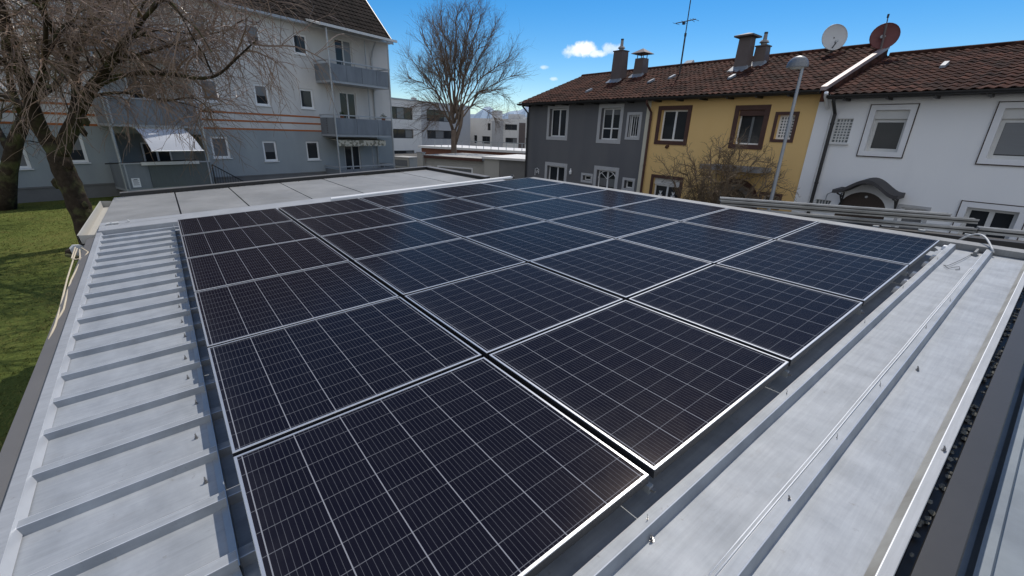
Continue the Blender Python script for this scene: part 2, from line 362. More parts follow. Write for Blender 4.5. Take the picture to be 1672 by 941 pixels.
# ribbed sheet: flat troughs at w = -.13 with trapezoid ribs
RH = .042
ribs = [-.282, -.046, .195, .41, .617]+[.887+.27*k for k in range(19)]
prof = [(-.512, -.13)]
for r in ribs:
    if r+.035 > 5.98: break
    hh = RH if r < .1 else RH*.70
    prof += [(r-.029, -.13), (r-.019, -.13+hh-.001), (r-.016, -.13+hh), (r+.016, -.13+hh), (r+.019, -.13+hh-.001), (r+.029, -.13)]
prof.append((6.02, -.13))
g = MB(); NV = 30
for k in range(len(prof)-1):
    (u0, w0), (u1, w1) = prof[k], prof[k+1]
    mi = 1 if abs(u1-u0) < .0045 else 0  # narrow rib edges in brighter metal: worn folds with their highlight painted in
    for q in range(NV):
        f0, f1 = q/NV, (q+1)/NV
        def P(u, w, f): 
            v0 = sk(u)-.008; v = v0+(5.62-v0)*f
            return roof(u, v, w+(.0018*math.sin(v*2.3+u*5)+.0011*math.sin(v*6.1+math.floor(u*3.9)*2.1)) if w < -.12 else w+.0012*math.sin(v*2.3+u*5))
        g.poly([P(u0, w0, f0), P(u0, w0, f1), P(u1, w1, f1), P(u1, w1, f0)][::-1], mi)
# closed rib ends at the eave
for r in ribs:
    if r > 5.9: break
    v = sk(r)-.008
    g.poly([roof(r-.030, v, -.131), roof(r+.030, v, -.131), roof(r+.018, v, -.13+RH), roof(r-.018, v, -.13+RH)])
sheet = wb(g, 'roof_sheet', [M['zinc'], M['litmetal']], gar)
fs = lambda u, v, w: roof(u, sk(u)+v, w)
def longs(mb, fr, u0, u1, sect, m=0, n=24):           # extrude a section of (v, w) along u
    for k in range(n):
        a, b = u0+(u1-u0)*k/n, u0+(u1-u0)*(k+1)/n
        for q in range(len(sect)-1):
            mb.poly([fr(a, *sect[q]), fr(b, *sect[q]), fr(b, *sect[q+1]), fr(a, *sect[q+1])], m)
g = MB(); longs(g, fs, -.57, 6.05, [(-.008, -.088), (-.046, -.088), (-.050, -.092), (-.050, -.125)])
longs(g, fs, -.57, 6.05, [(.004, -.127), (-.008, -.088)], 1)  # inner face in brighter metal, its sunlit look put into the colour
wb(g, 'eave_trim', [M['trim'], M['litmetal']], gar)
g = MB(); longs(g, fs, -.60, 5.95, [(-.056, -.20), (-.056, -.112), (-.125, -.118), (-.128, -.128), (-.128, -.32), (-.056, -.32)])
wb(g, 'fascia', M['fascia'], gar)
g = MB()
def cross(mb, u_w, v0, v1, n=20, m=0):                # extrude a section of (u, w) along v
    for k in range(n):
        a, b = v0+(v1-v0)*k/n, v0+(v1-v0)*(k+1)/n
        for q in range(len(u_w)-1):
            (p, r), (s, t) = u_w[q], u_w[q+1]
            mb.poly([roof(p, a, r), roof(p, b, r), roof(s, b, t), roof(s, a, t)], m)
cross(g, [(-.5235, -.0925), (-.5265, -.092)], -.52, 5.65, m=1)  # white strip paints in the glint along the top edge
cross(g, [(-.5265, -.092), (-.553, -.092), (-.555, -.095), (-.555, -.30)], -.52, 5.65)
cross(g, [(-.504, -.127), (-.5235, -.0925)], -.52, 5.65, m=2)
verge = wb(g, 'verge_trim', [M['trim'], M['white'], M['vergeface']], gar)
# side angle along the panels' left edge
g = MB(); longs(g, roof, .55, 5.75, [(-.055, -.128), (-.033, -.126), (-.033, -.075), (-.030, -.075), (-.030, -.128)])
wb(g, 'edge_angle', M['galv'], gar)
# upper end: closing flashing on the house side
g = MB(); longs(g, roof, -.56, 6.0, [(5.60, -.127), (5.60, -.075), (5.72, -.07), (5.72, -.30)]); wb(g, 'upper_flashing', M['zinc_dull'], gar)
# screws with washers
def screw(u, v, w, s=1.):
    g = MB(); c = roof(u, v, w)
    g.tube([c, c+RN*.003], .011*s, 8); g.tube([c+RN*.003, c+RN*.012], .0065*s, 6); g.tube([c+RN*.012, c+RN*.020+RI*.004], .004*s, 5)
    wb(g, 'screw', M['screw'], gar)
lefts = [r for r in ribs if .8 < r < 5]
for a, b in zip(lefts, lefts[1:]):
    if b-a > .2: screw((a+b)/2+random.uniform(-.03, .03), -.085+random.uniform(-.012, .012), -.129, .62)
for x, y, ww in ((1064, 883, -.129), (1288, 818, -.094), (1541, 736, -.092), (1498, 604, -.129), (1390, 715, -.129), (1362, 745, -.129)):
    u, v = rpix(x, y, ww); screw(u, v, ww, .7)
for u0, st in ((-.282, .31), (-.046, .42)):
    for k in range(5): screw(u0+random.uniform(-.008, .008), 1.0+st*k*2.4+random.uniform(-.15, .15), -.088, .2)
# dirt and pebbles caught in the slot beside the verge
slot = empty('gravel_slot', (-.1, -2, 2.2))
g = MB()
for k in range(150):
    v = .9+random.random()*5; c = roof(-.570+random.uniform(-.010, .010), v, -.165+random.uniform(-.008, .01)); r = random.uniform(.005, .012)
    pts = []
    for a in range(6):
        pts.append(c+RI*math.cos(a*1.047)*r*random.uniform(.7, 1.1)+RJ*math.sin(a*1.047)*r*random.uniform(.9, 1.9)+RN*r*.3)
    for a in range(6): g.poly([pts[a], pts[(a+1) % 6], c+RN*r*.9]); g.poly([pts[a], c-RN*r, pts[(a+1) % 6]])
bpy.data.objects.remove(slot)
tag(g.build('gravel', M['pebble']), kind='stuff')

# ================================================================== NEIGHBOUR ROOF (bottom right)
nb = empty('neighbouring_garage', (-3, -3, 0)); tag(nb, 'neighbouring garage roof of shaded zinc sheet behind a dark brown capping', 'garage')
g = MB(); g.box(-6, -.145, -5.5, .35, 0, 1.6); wb(g, 'wall', M['garagedark'], nb)
g = MB(); cross(g, [(-.558, -.32), (-.558, -.176), (-.582, -.172), (-.584, -.146), (-.660, -.152), (-.664, -.158), (-.664, -.5)], -.6, 6.2)
wb(g, 'capping', M['brownsheet'], nb)
g = MB(); sec = [(-.66, -.36), (-.700, -.36), (-.712, -.325), (-.746, -.325), (-.756, -.36)]
for k in range(12): 
    o = -.756-.235*k; sec += [(o-.16, -.36), (o-.172, -.325), (o-.208, -.325), (o-.22, -.36)]
cross(g, sec, -.6, 6.2); wb(g, 'roof_sheet', M['zincdark'], nb)

# ================================================================== SOLAR PANELS
ORD = ['first', 'second', 'third', 'fourth', 'fifth', 'sixth']
GU, GV = .009, .014                                  # half gaps between rows and between columns
def add_panel():
    r = empty('solar_panel')
    f = MB(); x0, x1, y0, y1 = GU, A-GU, -S+GV, -GV; lw = .0095; h = .036
    for (a, b) in (((x0, y0), (x1, y0)), ((x1, y0), (x1, y1)), ((x1, y1), (x0, y1)), ((x0, y1), (x0, y0))):
        cx, cy = (x0+x1)/2, (y0+y1)/2
        def ins(p, d): return (p[0]+(d if p[0] < cx else -d), p[1]+(d if p[1] < cy else -d))
        ia, ib = ins(a, lw), ins(b, lw); ca, cb = ins(a, .0015), ins(b, .0015)
        f.poly([(*ca, 0), (*cb, 0), (*ib, 0), (*ia, 0)], 0)                 # lip
        f.poly([(*a, -.0015), (*b, -.0015), (*cb, 0), (*ca, 0)], 0)         # bevel
        f.poly([(*a, -h), (*b, -h), (*b, -.0015), (*a, -.0015)], 1)         # outer side
        f.poly([(*ia, 0), (*ib, 0), (*ib, -.003), (*ia, -.003)], 0)
    fo = f.build('frame', [M['framelip'], M['framedark']], r)
    gl = MB(); gl.poly([(x0+lw, y0+lw, -.003), (x1-lw, y0+lw, -.003), (x1-lw, y1-lw, -.003), (x0+lw, y1-lw, -.003)])
    gl.poly([(x0+.002, y0+.002, -.03), (x0+.002, y1-.002, -.03), (x1-.002, y1-.002, -.03), (x1-.002, y0+.002, -.03)])
    gl.build('cell_sheet', M['pv'], r)
    return r
proto = None
for j in range(5):
    for i in range(6):
        if proto is None: o = proto = add_panel()
        else:
            o = proto.copy(); COL.objects.link(o)
            for ch in proto.children:
                c = ch.copy(); COL.objects.link(c); c.parent = o
        o.location = roof(i*A, j*S, random.uniform(-.0015, .0015)); o.rotation_euler = (-SL+random.uniform(-.0015, .0015), random.uniform(-.0015, .0015), 0)
        row = ['in the leftmost row', 'in the second row from the left', 'in the middle row', 'in the fourth row from the left', 'in the row nearest the houses'][j]
        pos = ['nearest the front seams', 'second from the front seams', 'third from the front seams', 'third from the flat grey roof', 'second from the flat grey roof', 'nearest the flat grey roof'][i]
        tag(o, f'solar panel {row}, {pos}', 'solar panel', 'solar panels laid in a grid on the garage roof')
# mounting rails in the wide gaps, with an end clamp at the near end
for j in range(6):
    v = j*S if j < 5 else 5*S-.10
    v = v if j else .06
    r = empty('mounting_rail', roof(2.8, v, -.1)); lab = ['beneath the left edge of the panels', 'under the first wide gap from the left', 'under the second wide gap from the left', 'under the third wide gap from the left', 'under the gap before the last panel row', 'beneath the panel edge nearest the houses'][j]
    tag(r, f'black mounting rail {lab}', 'rail', 'rails carrying the solar panels')
    g = MB(); g.fbox(roof, .06, 5.55, v-.014, v+.016, -.125, -.05); wb(g, 'rail', M['black'], r)
    g = MB(); c = roof(-.016, v+.012, -.062)
    g.fbox(roof, .004, .059, v-.010, v+.010, -.085, -.055); wb(g, 'end_clamp', M['galv'], r)
    g = MB(); c = roof(.004, v+.002, -.07); g.tube([c, c-RI*.006], .0085, 6); g.tube([c-RI*.006, c-RI*.014], .005, 6); wb(g, 'bolt', M['screw'], r)
# small white blocks in the slot on the far part of the near edge
for k, (x, y) in enumerate(((1461, 471), (1476, 459), (1491, 447), (1514, 431), (1527, 420), (1546, 404))):
    u, v = rpix(x, y, -.11); c = roof(-.010, v, -.128)
    g = MB(); g.hexa([c+RI*a+RJ*b+RN*h for h, s in ((0, 1), (.03, .6)) for a, b in ((-.02*s, -.045*s), (.02*s, -.045*s), (.02*s, .045*s), (-.02*s, .045*s))])
    o = g.build('white_block', M['white'])
    ow = ['nearest the camera', 'second nearest the camera', 'third nearest the camera', 'third from the cable loop', 'second from the cable loop', 'nearest the cable loop'][k]
    tag(o, f'small pale block in the slot under the panel edge, {ow}', 'spacer', 'pale blocks under the panel edge')
# cable loop, bracket and stray wire at the upper end of the ribs
u0, v0 = rpix(1566, 392, -.09); u1, v1 = rpix(1622, 412, -.09)
g = MB(); pts = [roof(u0+(u1-u0)*t, v0+(v1-v0)*t+.10*math.sin(math.pi*t), -.09+.085*math.sin(math.pi*t)) for t in [k/14 for k in range(15)]]
g.tube(pts, .008, 8); tag(g.build('cable_loop', M['cable'], smooth=True), 'pale grey cable arching between the tops of two roof ribs', 'cable')
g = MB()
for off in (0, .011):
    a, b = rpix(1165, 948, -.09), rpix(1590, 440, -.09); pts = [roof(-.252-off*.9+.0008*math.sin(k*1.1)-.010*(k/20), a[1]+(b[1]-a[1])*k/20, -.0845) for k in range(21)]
    g.tube(pts, .0019, 5)  # thin white tubes added for the bright highlight along the rib fold
tag(g.build('cable', M['white'], smooth=True), 'thin white twin line built along the edge of the middle roof rib as its highlight', 'cable')
u, v = rpix(1597, 407, -.10)
br = MB(); br.hexa([roof(u+a, v+b, w_) for w_, s in ((-.129, 1), (-.095, .55)) for a, b in ((-.014*s, -.16), (.014*s, -.16), (.014*s, .10), (-.014*s, .10))])
br.fbox(roof, u-.022, u+.022, v-.15, v-.10, -.129, -.118)
tag(br.build('roof_bracket', M['zinc_dull']), 'small folded sheet bracket lying between two ribs below the cable loop', 'bracket')
g = MB(); pts = []
for x, y in ((1588, 415), (1572, 424), (1557, 431), (1545, 436), (1540, 434), (1548, 440), (1556, 438), (1566, 437), (1567, 440), (1560, 441)):
    u, v = rpix(x, y, -.125); pts.append(roof(u, v, -.125+random.uniform(0, .008)))
g.tube(pts, .0022, 5); tag(g.build('wire', M['wirecable']), 'thin dark loose wire curling on the pale sheet near the bracket', 'wire')

# ================================================================== FLAT ROOF ANNEXE
an = empty('annexe', (8, -2.5, 0)); tag(an, 'flat roofed annexe of grey concrete slabs behind the solar panels', 'annexe')
g = MB(); g.fbox(lambda a, b, c: Vector((roof(a, b, 0).x, roof(a, b, 0).y, c)), 6.3, 8.6, -.66, 4.6, 0, 2.0); wb(g, 'wall', M['garage'], an)
joints = [-.71, .065, .835, 1.66, 2.43, 3.27, 4.05, 4.74]
for a, b in zip(joints, joints[1:]):
    g = MB(); dz = random.uniform(-.003, .003)
    g.fbox(roof, 6.12, 8.60, a+.009, b-.009, -.13, -.06+dz); wb(g, 'roof_slab', M['zinc_dull'], an)
g = MB(); g.fbox(roof, 6.13, 8.59, -.70, 4.73, -.2, -.085); wb(g, 'joint_bed', M['dark'], an)
g = MB(); g.fbox(roof, 8.60, 8.70, -.62, 4.86, -.16, -.005); g.fbox(roof, 8.585, 8.72, -.62, 4.88, -.005, .004, 1)
g.fbox(roof, 6.25, 8.60, 4.74, 4.84, -.16, -.010); g.fbox(roof, 6.25, 8.585, 4.72, 4.86, -.010, -.002, 1)
wb(g, 'edge_upstand', [M['dark'], M['fascia']], an)
g = MB(); cross(g, [(5.90, -.13), (5.90, -.075), (5.905, -.070), (6.28, -.052), (6.285, -.062)], -.70, 5.0)
wb(g, 'flashing', M['trim'], an)
g = MB()
sec = [(-.72, -.09), (-.725, -.17), (-.845, -.17), (-.852, -.075), (-.862, -.075), (-.858, -.19), (-.715, -.19)]
longs(g, roof, 5.80, 8.45, sec, n=6)
for uu in (5.80, 8.45): g.poly([roof(uu, v, w_) for v, w_ in ((-.72, -.09), (-.725, -.17), (-.845, -.17), (-.852, -.075))])
wb(g, 'gutter', M['garage'], an)
g = MB(); p0, p1 = rpix(540, 324.5, -.02), rpix(836, 290.5, -.02)
a, b = roof(*p0, -.03), roof(*p1, -.01); g.tube([a, b], .024, 10)
g.tube([b, b+(b-a).normalized()*.03], .034, 10, 1); g.tube([b+RN*.01, b+RN*.05], .02, 8, 1)
tag(g.build('pipe', [M['white'], M['dark']], smooth=False), 'white pipe along the joint of panels and flat roof with a dark end cap', 'pipe')
for k, (x, y) in enumerate(((183, 367), (210, 363))):
    u, v = rpix(x, y, -.06); g = MB(); g.tube([roof(u, v-.05*(1-k), -.045), roof(u, v+.05*(1-k)+.012, -.045)], .012, 6)
    g.tube([roof(u, v, -.06), roof(u, v, -.03)], .010, 6)
    wb(g, 'bolt', M['offwhite'], an)
# leaf litter along the back upstand
g = MB()
for k in range(260):
    c = roof(8.57-abs(random.gauss(0, .04)), random.uniform(-.3, 4.6), -.055); a = random.random()*6.28; r = random.uniform(.008, .03)
    g.poly([c+RI*r*math.cos(a)+RN*.01, c+RJ*r*math.sin(a+1)+RN*.02, c-RI*r*.8*math.cos(a)])
tag(g.build('leaf_litter', M['bark']), kind='stuff')

# ================================================================== RAIL STACK (far right of the panels)
def profile_bar(name, a, b, w_, h, mats, label, cat, group, lip=True):
    a, b = Vector(a), Vector(b); d = (b-a).normalized(); s = Vector((d.y, -d.x, 0)).normalized(); up = Vector((0, 0, 1))
    g = MB(); t = .006
    def bar(y0, y1, z0, z1, m=0, e0=0, e1=0):
        g.hexa([q+s*y+up*z for z in (z0, z1) for q, y in ((a+d*e0, y0), (b-d*e1, y0), (b-d*e1, y1), (a+d*e0, y1))], m)
    bar(-w_/2, w_/2, 0, h*.35); bar(-w_/2+.012, w_/2-.012, h*.35, h*.62, 1); bar(-w_/2, w_/2, h*.62, h)
    bar(-w_/2-.006, -w_/2+.004, h*.8, h+.006, 0); bar(w_/2-.004, w_/2+.006, h*.8, h+.006, 0)
    return tag(g.build(name, mats), label, cat, group)
def zpt(x, y, z): return atz(x, y, z)
GRP = 'metal profiles stacked beyond the panels'
profile_bar('metal_profile', zpt(1175, 327.5, 2.57), zpt(1549, 355, 2.57), .08, .045, [M['alu'], M['dark']], 'topmost bright metal profile of the stack beyond the panels', 'metal profile', GRP)
profile_bar('metal_profile', zpt(1176, 334, 2.50), zpt(1592, 365, 2.50), .10, .055, [M['alu'], M['dark']], 'weathered metal profile lying under the topmost one, in front of the white house', 'metal profile', GRP)
profile_bar('metal_profile', zpt(1187, 345, 2.42), zpt(1590, 380, 2.42), .08, .055, [M['alu'], M['dark']], 'long metal profile lowest of the stack, along the panel edge', 'metal profile', GRP)
profile_bar('metal_profile', zpt(1594, 380.5, 2.42), zpt(1760, 397, 2.42), .09, .075, [M['alu'], M['dark']], 'metal profile continuing to the right of the stack below the white house window', 'metal profile', GRP)
# low wall the stack lies on
sb = empty('parapet_wall', (2, -7, 0)); tag(sb, 'low dark parapet wall beneath the stacked metal profiles', 'wall')
def wallrun(mb, pts, half, z0, z1, m=0):
    for a, b in zip(pts, pts[1:]):
        d = (b-a); d.z = 0; d.normalize(); s = Vector((d.y, -d.x, 0))*half
        mb.hexa([Vector((q.x, q.y, z))+e for z in (z0, z1) for q, e in ((a, -s), (b, -s), (b, s), (a, s))], m)
g = MB(); wallrun(g, [zpt(1182, 341, 2.42), zpt(1760, 402, 2.42)], .10, 0, 2.40); wb(g, 'wall', M['brownsheet'], sb)
g = MB(); wallrun(g, [zpt(1210, 346, 2.40), zpt(1760, 410, 2.40)], .05, 2.25, 2.33); wb(g, 'capping', M['brownsheet'], sb)
for x, y in ((1430, 371), (1505, 378), (1580, 385)):
    c = zpt(x, y, 2.40); g = MB(); g.box(c.x-.03, c.x+.03, c.y-.03, c.y+.03, 2.30, 2.42); wb(g, 'holder', M['galv'], sb)

# ================================================================== FACADES
class Facade:
    """Local x runs along the facade (to the right as seen), local y into the building, z up."""
    def __init__(s, th, D):
        s.th = th; s.ax = Vector((math.cos(th), math.sin(th), 0)); s.n = Vector((-math.sin(th), math.cos(th), 0)); s.D = D
    def p(s, x, y, d=0.):
        P = hit(x, y, s.n*(s.D+d), s.n); return P.dot(s.ax), P.z
    def root(s, name, lx, ly=0.):
        P = s.ax*lx+s.n*(s.D+ly); o = empty(name, P, s.th); o['_lx'] = lx; o['_ly'] = ly; return o
    def rect(s, tl, brc, d=0.):
        a = s.p(*tl, d); b = s.p(*brc, d); return a[0], b[0], b[1], a[1]
def part(mb, name, mats, parent, smooth=False):      # geometry given in facade coordinates
    r = parent.parent if parent.parent else parent
    ox, oy = r['_lx'], r['_ly']; mb.v = [(a-ox, b-oy, c) for a, b, c in mb.v]
    return mb.build(name, mats, parent, smooth=smooth)
def holed(mb, x0, x1, z0, z1, holes, y=0., reveal=.20, m=0, split=()):
    xs = sorted(set([x0, x1]+[min(max(q, x0), x1) for h in holes for q in h[:2]])); zs = sorted(set([z0, z1]+list(split)+[min(max(q, z0), z1) for h in holes for q in h[2:4]]))
    for a, b in zip(xs, xs[1:]):
        for c, d in zip(zs, zs[1:]):
            cx, cz = (a+b)/2, (c+d)/2
            if any(h[0] < cx < h[1] and h[2] < cz < h[3] for h in holes): continue
            mm = m(cz) if callable(m) else m
            mb.poly([(a, y, c), (b, y, c), (b, y, d), (a, y, d)], mm)
    for h in holes:
        a, b, c, d = h[:4]; k = h[4] if len(h) > 4 else reveal; mm = m((c+d)/2) if callable(m) else m
        mb.poly([(a, y, c), (a, y, d), (a, y+k, d), (a, y+k, c)], mm); mb.poly([(b, y, c), (b, y+k, c), (b, y+k, d), (b, y, d)], mm)
        mb.poly([(a, y, d), (b, y, d), (b, y+k, d), (a, y+k, d)], mm); mb.poly([(a, y, c), (a, y+k, c), (b, y+k, c), (b, y, c)], mm)
def window(parent, x0, x1, z0, z1, y=.15, fw=.055, bars=(.5,), hbar=None, frame='white', surround=None, sw=.10, proud=.02, sill=None, box=0., pane='pane', curtain=None, grid=None, name='window', arch=False, wally=0., thin=None):
    """A window filling the opening x0..x1, z0..z1; returns its casement object."""
    g = MB(); t = .05; zt = z1-box
    def fr(a, b, c, d, y0=y, y1=None): g.box(a, b, y0, y0+t if y1 is None else y1, c, d)
    fr(x0, x0+fw, z0, zt); fr(x1-fw, x1, z0, zt); fr(x0+fw, x1-fw, z0, z0+fw); fr(x0+fw, x1-fw, zt-fw, zt)
    for q in bars: c = x0+(x1-x0)*q; fr(c-fw*.62, c+fw*.62, z0+fw, zt-fw, y-.006, y+.04)
    if hbar: c = z0+(zt-z0)*hbar; fr(x0+fw, x1-fw, c-fw*.4, c+fw*.4, y+.004, y+.036)
    if grid:
        for k in range(1, grid[0]): c = x0+fw+(x1-x0-2*fw)*k/grid[0]; g.box(c-.014, c+.014, y-.004, y+.03, z0+fw, zt-fw)
        for k in range(1, grid[1]): c = z0+fw+(zt-z0-2*fw)*k/grid[1]; g.box(x0+fw, x1-fw, y-.002, y+.028, c-.014, c+.014)
    w_ = part(g, name, M[frame], parent)
    g = MB(); g.box(x0+.01, x1-.01, y+.022, y+.034, z0+.01, zt-.01); part(g, 'pane', M[pane], w_)
    if curtain:
        ca, cb, cc, cdz = curtain; g = MB(); a, b = x0+fw+(x1-x0-2*fw)*ca, x0+fw+(x1-x0-2*fw)*cb
        c, d = z0+fw+(zt-z0-2*fw)*cc, z0+fw+(zt-z0-2*fw)*cdz
        g.box(a, b, y+.014, y+.020, c, d); part(g, 'curtain', M['curtain'], w_)
    if surround:
        g = MB(); yy = wally-proud; e = wally-.001
        g.box(x0-sw, x0, yy, e, z0-sw, z1+sw); g.box(x1, x1+sw, yy, e, z0-sw, z1+sw); g.box(x0, x1, yy, e, z1, z1+sw); g.box(x0, x1, yy, e, z0-sw, z0)
        part(g, 'surround', M[surround], w_)
    if sill:
        g = MB(); g.box(x0-.04, x1+.04, wally-.07, y, z0-.045, z0-.008); part(g, 'sill', M[sill], w_)
    if box:
        g = MB(); g.box(x0, x1, y-.07, y+.03, zt+.004, z1); part(g, 'shutter_box', M['offwhite'], w_)
        g = MB()
        for k in range(3): pass
    return w_
def tiled(mb, x0, x1, y0, z0, y1, z1, tw=.20, tl=.31, amp=.036, step=.020, seg=5, wob=.0, left=None):
    """Roof slope from eave (y0, z0) to ridge (y1, z1) laid with courses of wavy tiles."""
    L_ = math.hypot(y1-y0, z1-z0); ey, ez = (y1-y0)/L_, (z1-z0)/L_; ny, nz = -ez, ey
    nr = max(1, int(L_/tl)); tl = L_/nr; nx = int((x1-x0)/tw*seg)
    rnd = random.Random(int(x0*100)+17)
    for r in range(nr):
        a, b = r*tl, (r+1)*tl+.02; off = rnd.uniform(-.4, .4)*wob
        idx = len(mb.v); jit = [rnd.uniform(-1, 1) for _ in range(int((x1-x0)/tw)+3)]
        for k in range(nx+1):
            x = x0+(x1-x0)*k/nx; ph = (x-x0)/tw; ti = int(ph)
            h = amp*(.5+.5*math.cos(2*math.pi*ph)); js = jit[min(ti, len(jit)-1)]
            lo = step+h+js*.004; hi = h*.9
            aa = a+js*.008
            for (s, q) in ((aa, lo-step*.9), (aa, lo), (b, hi)):
                mb.v.append((x, y0+ey*s+ny*q, z0+ez*s+nz*q))
        for k in range(nx):
            i = idx+k*3
            mb.f.append((i, i+3, i+4, i+1)); mb.m.append(0); mb.f.append((i+1, i+4, i+5, i+2)); mb.m.append(0)
def ridge_caps(mb, x0, x1, y, z, r=.11, l=.36):
    n = max(1, int((x1-x0)/l)); l = (x1-x0)/n
    for k in range(n):
        a = x0+k*l; mb.tube([(a, y, z), (a+l+.03, y, z+.012)], [r, r*.9], 8)
def ytube(mb, pts, r, n=8, m=0): mb.tube(pts, r, n, m)

# ---------------------------------------------------------------- terraced houses (one row, three owners)
H = Facade(math.pi, 15.)
RD, RIDGEY = 4.0, 4.0
def house(name, label, x0, x1, wallm, eave, ridge, holes, xr0=None, xr1=None, tw=.22, side=None):
    o = H.root('terraced_house', (x0+x1)/2); tag(o, label, 'house', 'terraced houses in one row')
    g = MB(); holed(g, x0, x1, 0, eave, holes)
    for xx in (x0, x1): g.poly([(xx, 0, 0), (xx, 8, 0), (xx, 8, eave), (xx, RIDGEY, ridge-.1), (xx, 0, eave)])
    g.poly([(x0, 8, 0), (x1, 8, 0), (x1, 8, eave), (x0, 8, eave)]); part(g, 'wall', wallm, o)
    g = MB(); y0 = -.42; sl = (ridge-eave)/(RIDGEY+.02); z0 = eave-sl*.0
    xr0 = x0 if xr0 is None else xr0; xr1 = x1 if xr1 is None else xr1
    tiled(g, xr0, xr1, y0, eave-.02, RIDGEY, ridge)
    g.poly([(xr0, RIDGEY, ridge-.02), (xr1, RIDGEY, ridge-.02), (xr1, 8.4, eave), (xr0, 8.4, eave)])
    g.poly([(xr0, y0, eave-.05), (xr0, RIDGEY, ridge-.05), (xr1, RIDGEY, ridge-.05), (xr1, y0, eave-.05)])
    rf = part(g, 'roof', M['tiles'], o)
    g = MB(); ridge_caps(g, xr0, xr1, RIDGEY, ridge+.0); part(g, 'ridge_tiles', M['tiles'], rf)
    # gutter
    g = MB(); n = 8; sec = [(y0-.065+.065*math.cos(math.pi+math.pi*k/n), eave-.03+.075*math.sin(math.pi+math.pi*k/n)) for k in range(n+1)]
    for k in range(n):
        (ya, za), (yb, zb) = sec[k], sec[k+1]; g.poly([(xr0, ya, za), (xr1, ya, za), (xr1, yb, zb), (xr0, yb, zb)])
        g.poly([(xr0, ya+.004*(1 if ya < y0-.065 else -1), za+.006), (xr1, ya+.004*(1 if ya < y0-.065 else -1), za+.006), (xr1, yb+.004*(1 if ya < y0-.065 else -1), zb+.006), (xr0, yb+.004*(1 if ya < y0-.065 else -1), zb+.006)])
    for k in range(int((xr1-xr0)/.9)): xx = xr0+.4+.9*k; g.box(xx-.03, xx+.03, y0-.02, 0, eave-.16, eave-.10)
    part(g, 'gutter', M['dark'], o)
    g = MB(); g.box(xr0, xr1, y0+.0, y0+.05, eave-.12, eave-.035); g.box(xr0, xr1, y0+.05, .0, eave-.10, eave-.06); part(g, 'eaves_board', M['dark'], o)
    return o, rf
def downpipe(o, x, zt, zb, mt, y=-.09, kick=True):
    g = MB(); g.tube([(x, -.47, zt), (x, -.45, zt-.12), (x, y, zt-.42), (x, y, zb)], .045, 8); 
    for z in (zb+.7, (zt+zb)/2, zt-.7): g.tube([(x, y, z), (x, y, z+.05)], .053, 8)
    part(g, 'downpipe', M[mt], o, smooth=False)
bx1, bx2, bx3 = -10.62, -5.02, 2.2
gx0 = -17.87
def R_(tl, brc): return H.rect(tl, brc)
# grey house -------------------------------------------------------------------------------------
gw = [R_((898.5, 178), (922.5, 224)), R_((983, 177), (1008.5, 229)), R_((1028, 188), (1041, 224.5)), R_((894, 270), (921, 292)), R_((952, 286), (964.5, 296)), R_((975, 277), (1004, 296)), R_((1020, 294), (1033, 302))]
def setz(r, z): return (r[0], r[1], z, r[3])
gw[3] = setz(gw[3], .25); gw[4] = setz(gw[4], 1.5); gw[5] = setz(gw[5], .95); gw[6] = setz(gw[6], 1.4)
o, rf = house('terraced_house', 'slate grey rendered terraced house with pale window surrounds, at the left end of its row', gx0, bx1, M['greywall'], 4.83, 6.46, gw, xr0=gx0-.28, xr1=bx1)
g1 = o
window(o, *gw[0], surround='surround', sw=.15); window(o, *gw[1], surround='surround', sw=.15, hbar=.36, curtain=(0, 1, .82, 1))
w3 = window(o, *gw[2], surround='surround', sw=.10, bars=())
g = MB(); a, b, c, d = gw[2]
for k in range(5): xx = a+(b-a)*(k+.5)/5; g.box(xx-.008, xx+.008, .02, .035, c, d)
part(g, 'grille', M['white'], w3)
window(o, *gw[3], surround='surround', sw=.16); window(o, *gw[4], surround='surround', sw=.10, bars=())
w6 = window(o, *gw[5], surround='surround', sw=.16, curtain=(0, 1, .35, .7))
a, b, c, d = gw[5]; g = MB(); cx = (a+b)/2
g.tube([(cx+(b-a)*.46*math.cos(t), .10, d-.36+.34*math.sin(t)) for t in [math.pi*k/12 for k in range(13)]], .02, 5)
for k in range(1, 4): t = math.pi*k/4; g.tube([(cx, .10, d-.36), (cx+(b-a)*.46*math.cos(t), .10, d-.36+.34*math.sin(t))], .012, 4)
part(g, 'fanlight_bars', M['white'], w6)
window(o, *gw[6], surround='surround', sw=.10, bars=())
downpipe(o, gx0+.08, 4.80, 0, 'dark')
g = MB(); g.box(bx1-.17, bx1, -.012, -.001, 0, 4.74); part(g, 'edge_strip', M['cream'], o)
# small white wall bracket (lantern) and wall lamp
x, z = H.p(877, 280); g = MB()
g.tube([(x-.1, -.05, z-.2), (x-.1, -.05, z+.12), (x+.05, -.05, z+.17), (x+.18, -.05, z+.1), (x+.18, -.05, z-.12)], .014, 5); g.tube([(x-.02, -.05, z-.08), (x+.06, -.05, z+.06), (x+.14, -.05, z-.02), (x+.02, -.05, z-.05)], .016, 5); g.tube([(x-.1, 0, z), (x-.1, -.05, z)], .014, 5)
part(g, 'wall_bracket', M['white'], o)
x, z = H.p(933, 280); g = MB(); g.tube([(x, -.06, z-.13), (x, -.06, z-.02), (x, -.06, z+.06), (x, -.06, z+.13)], [.05, .07, .035, .03], 8); g.tube([(x, 0, z), (x, -.06, z)], .03, 6); part(g, 'wall_lamp', M['white'], o)
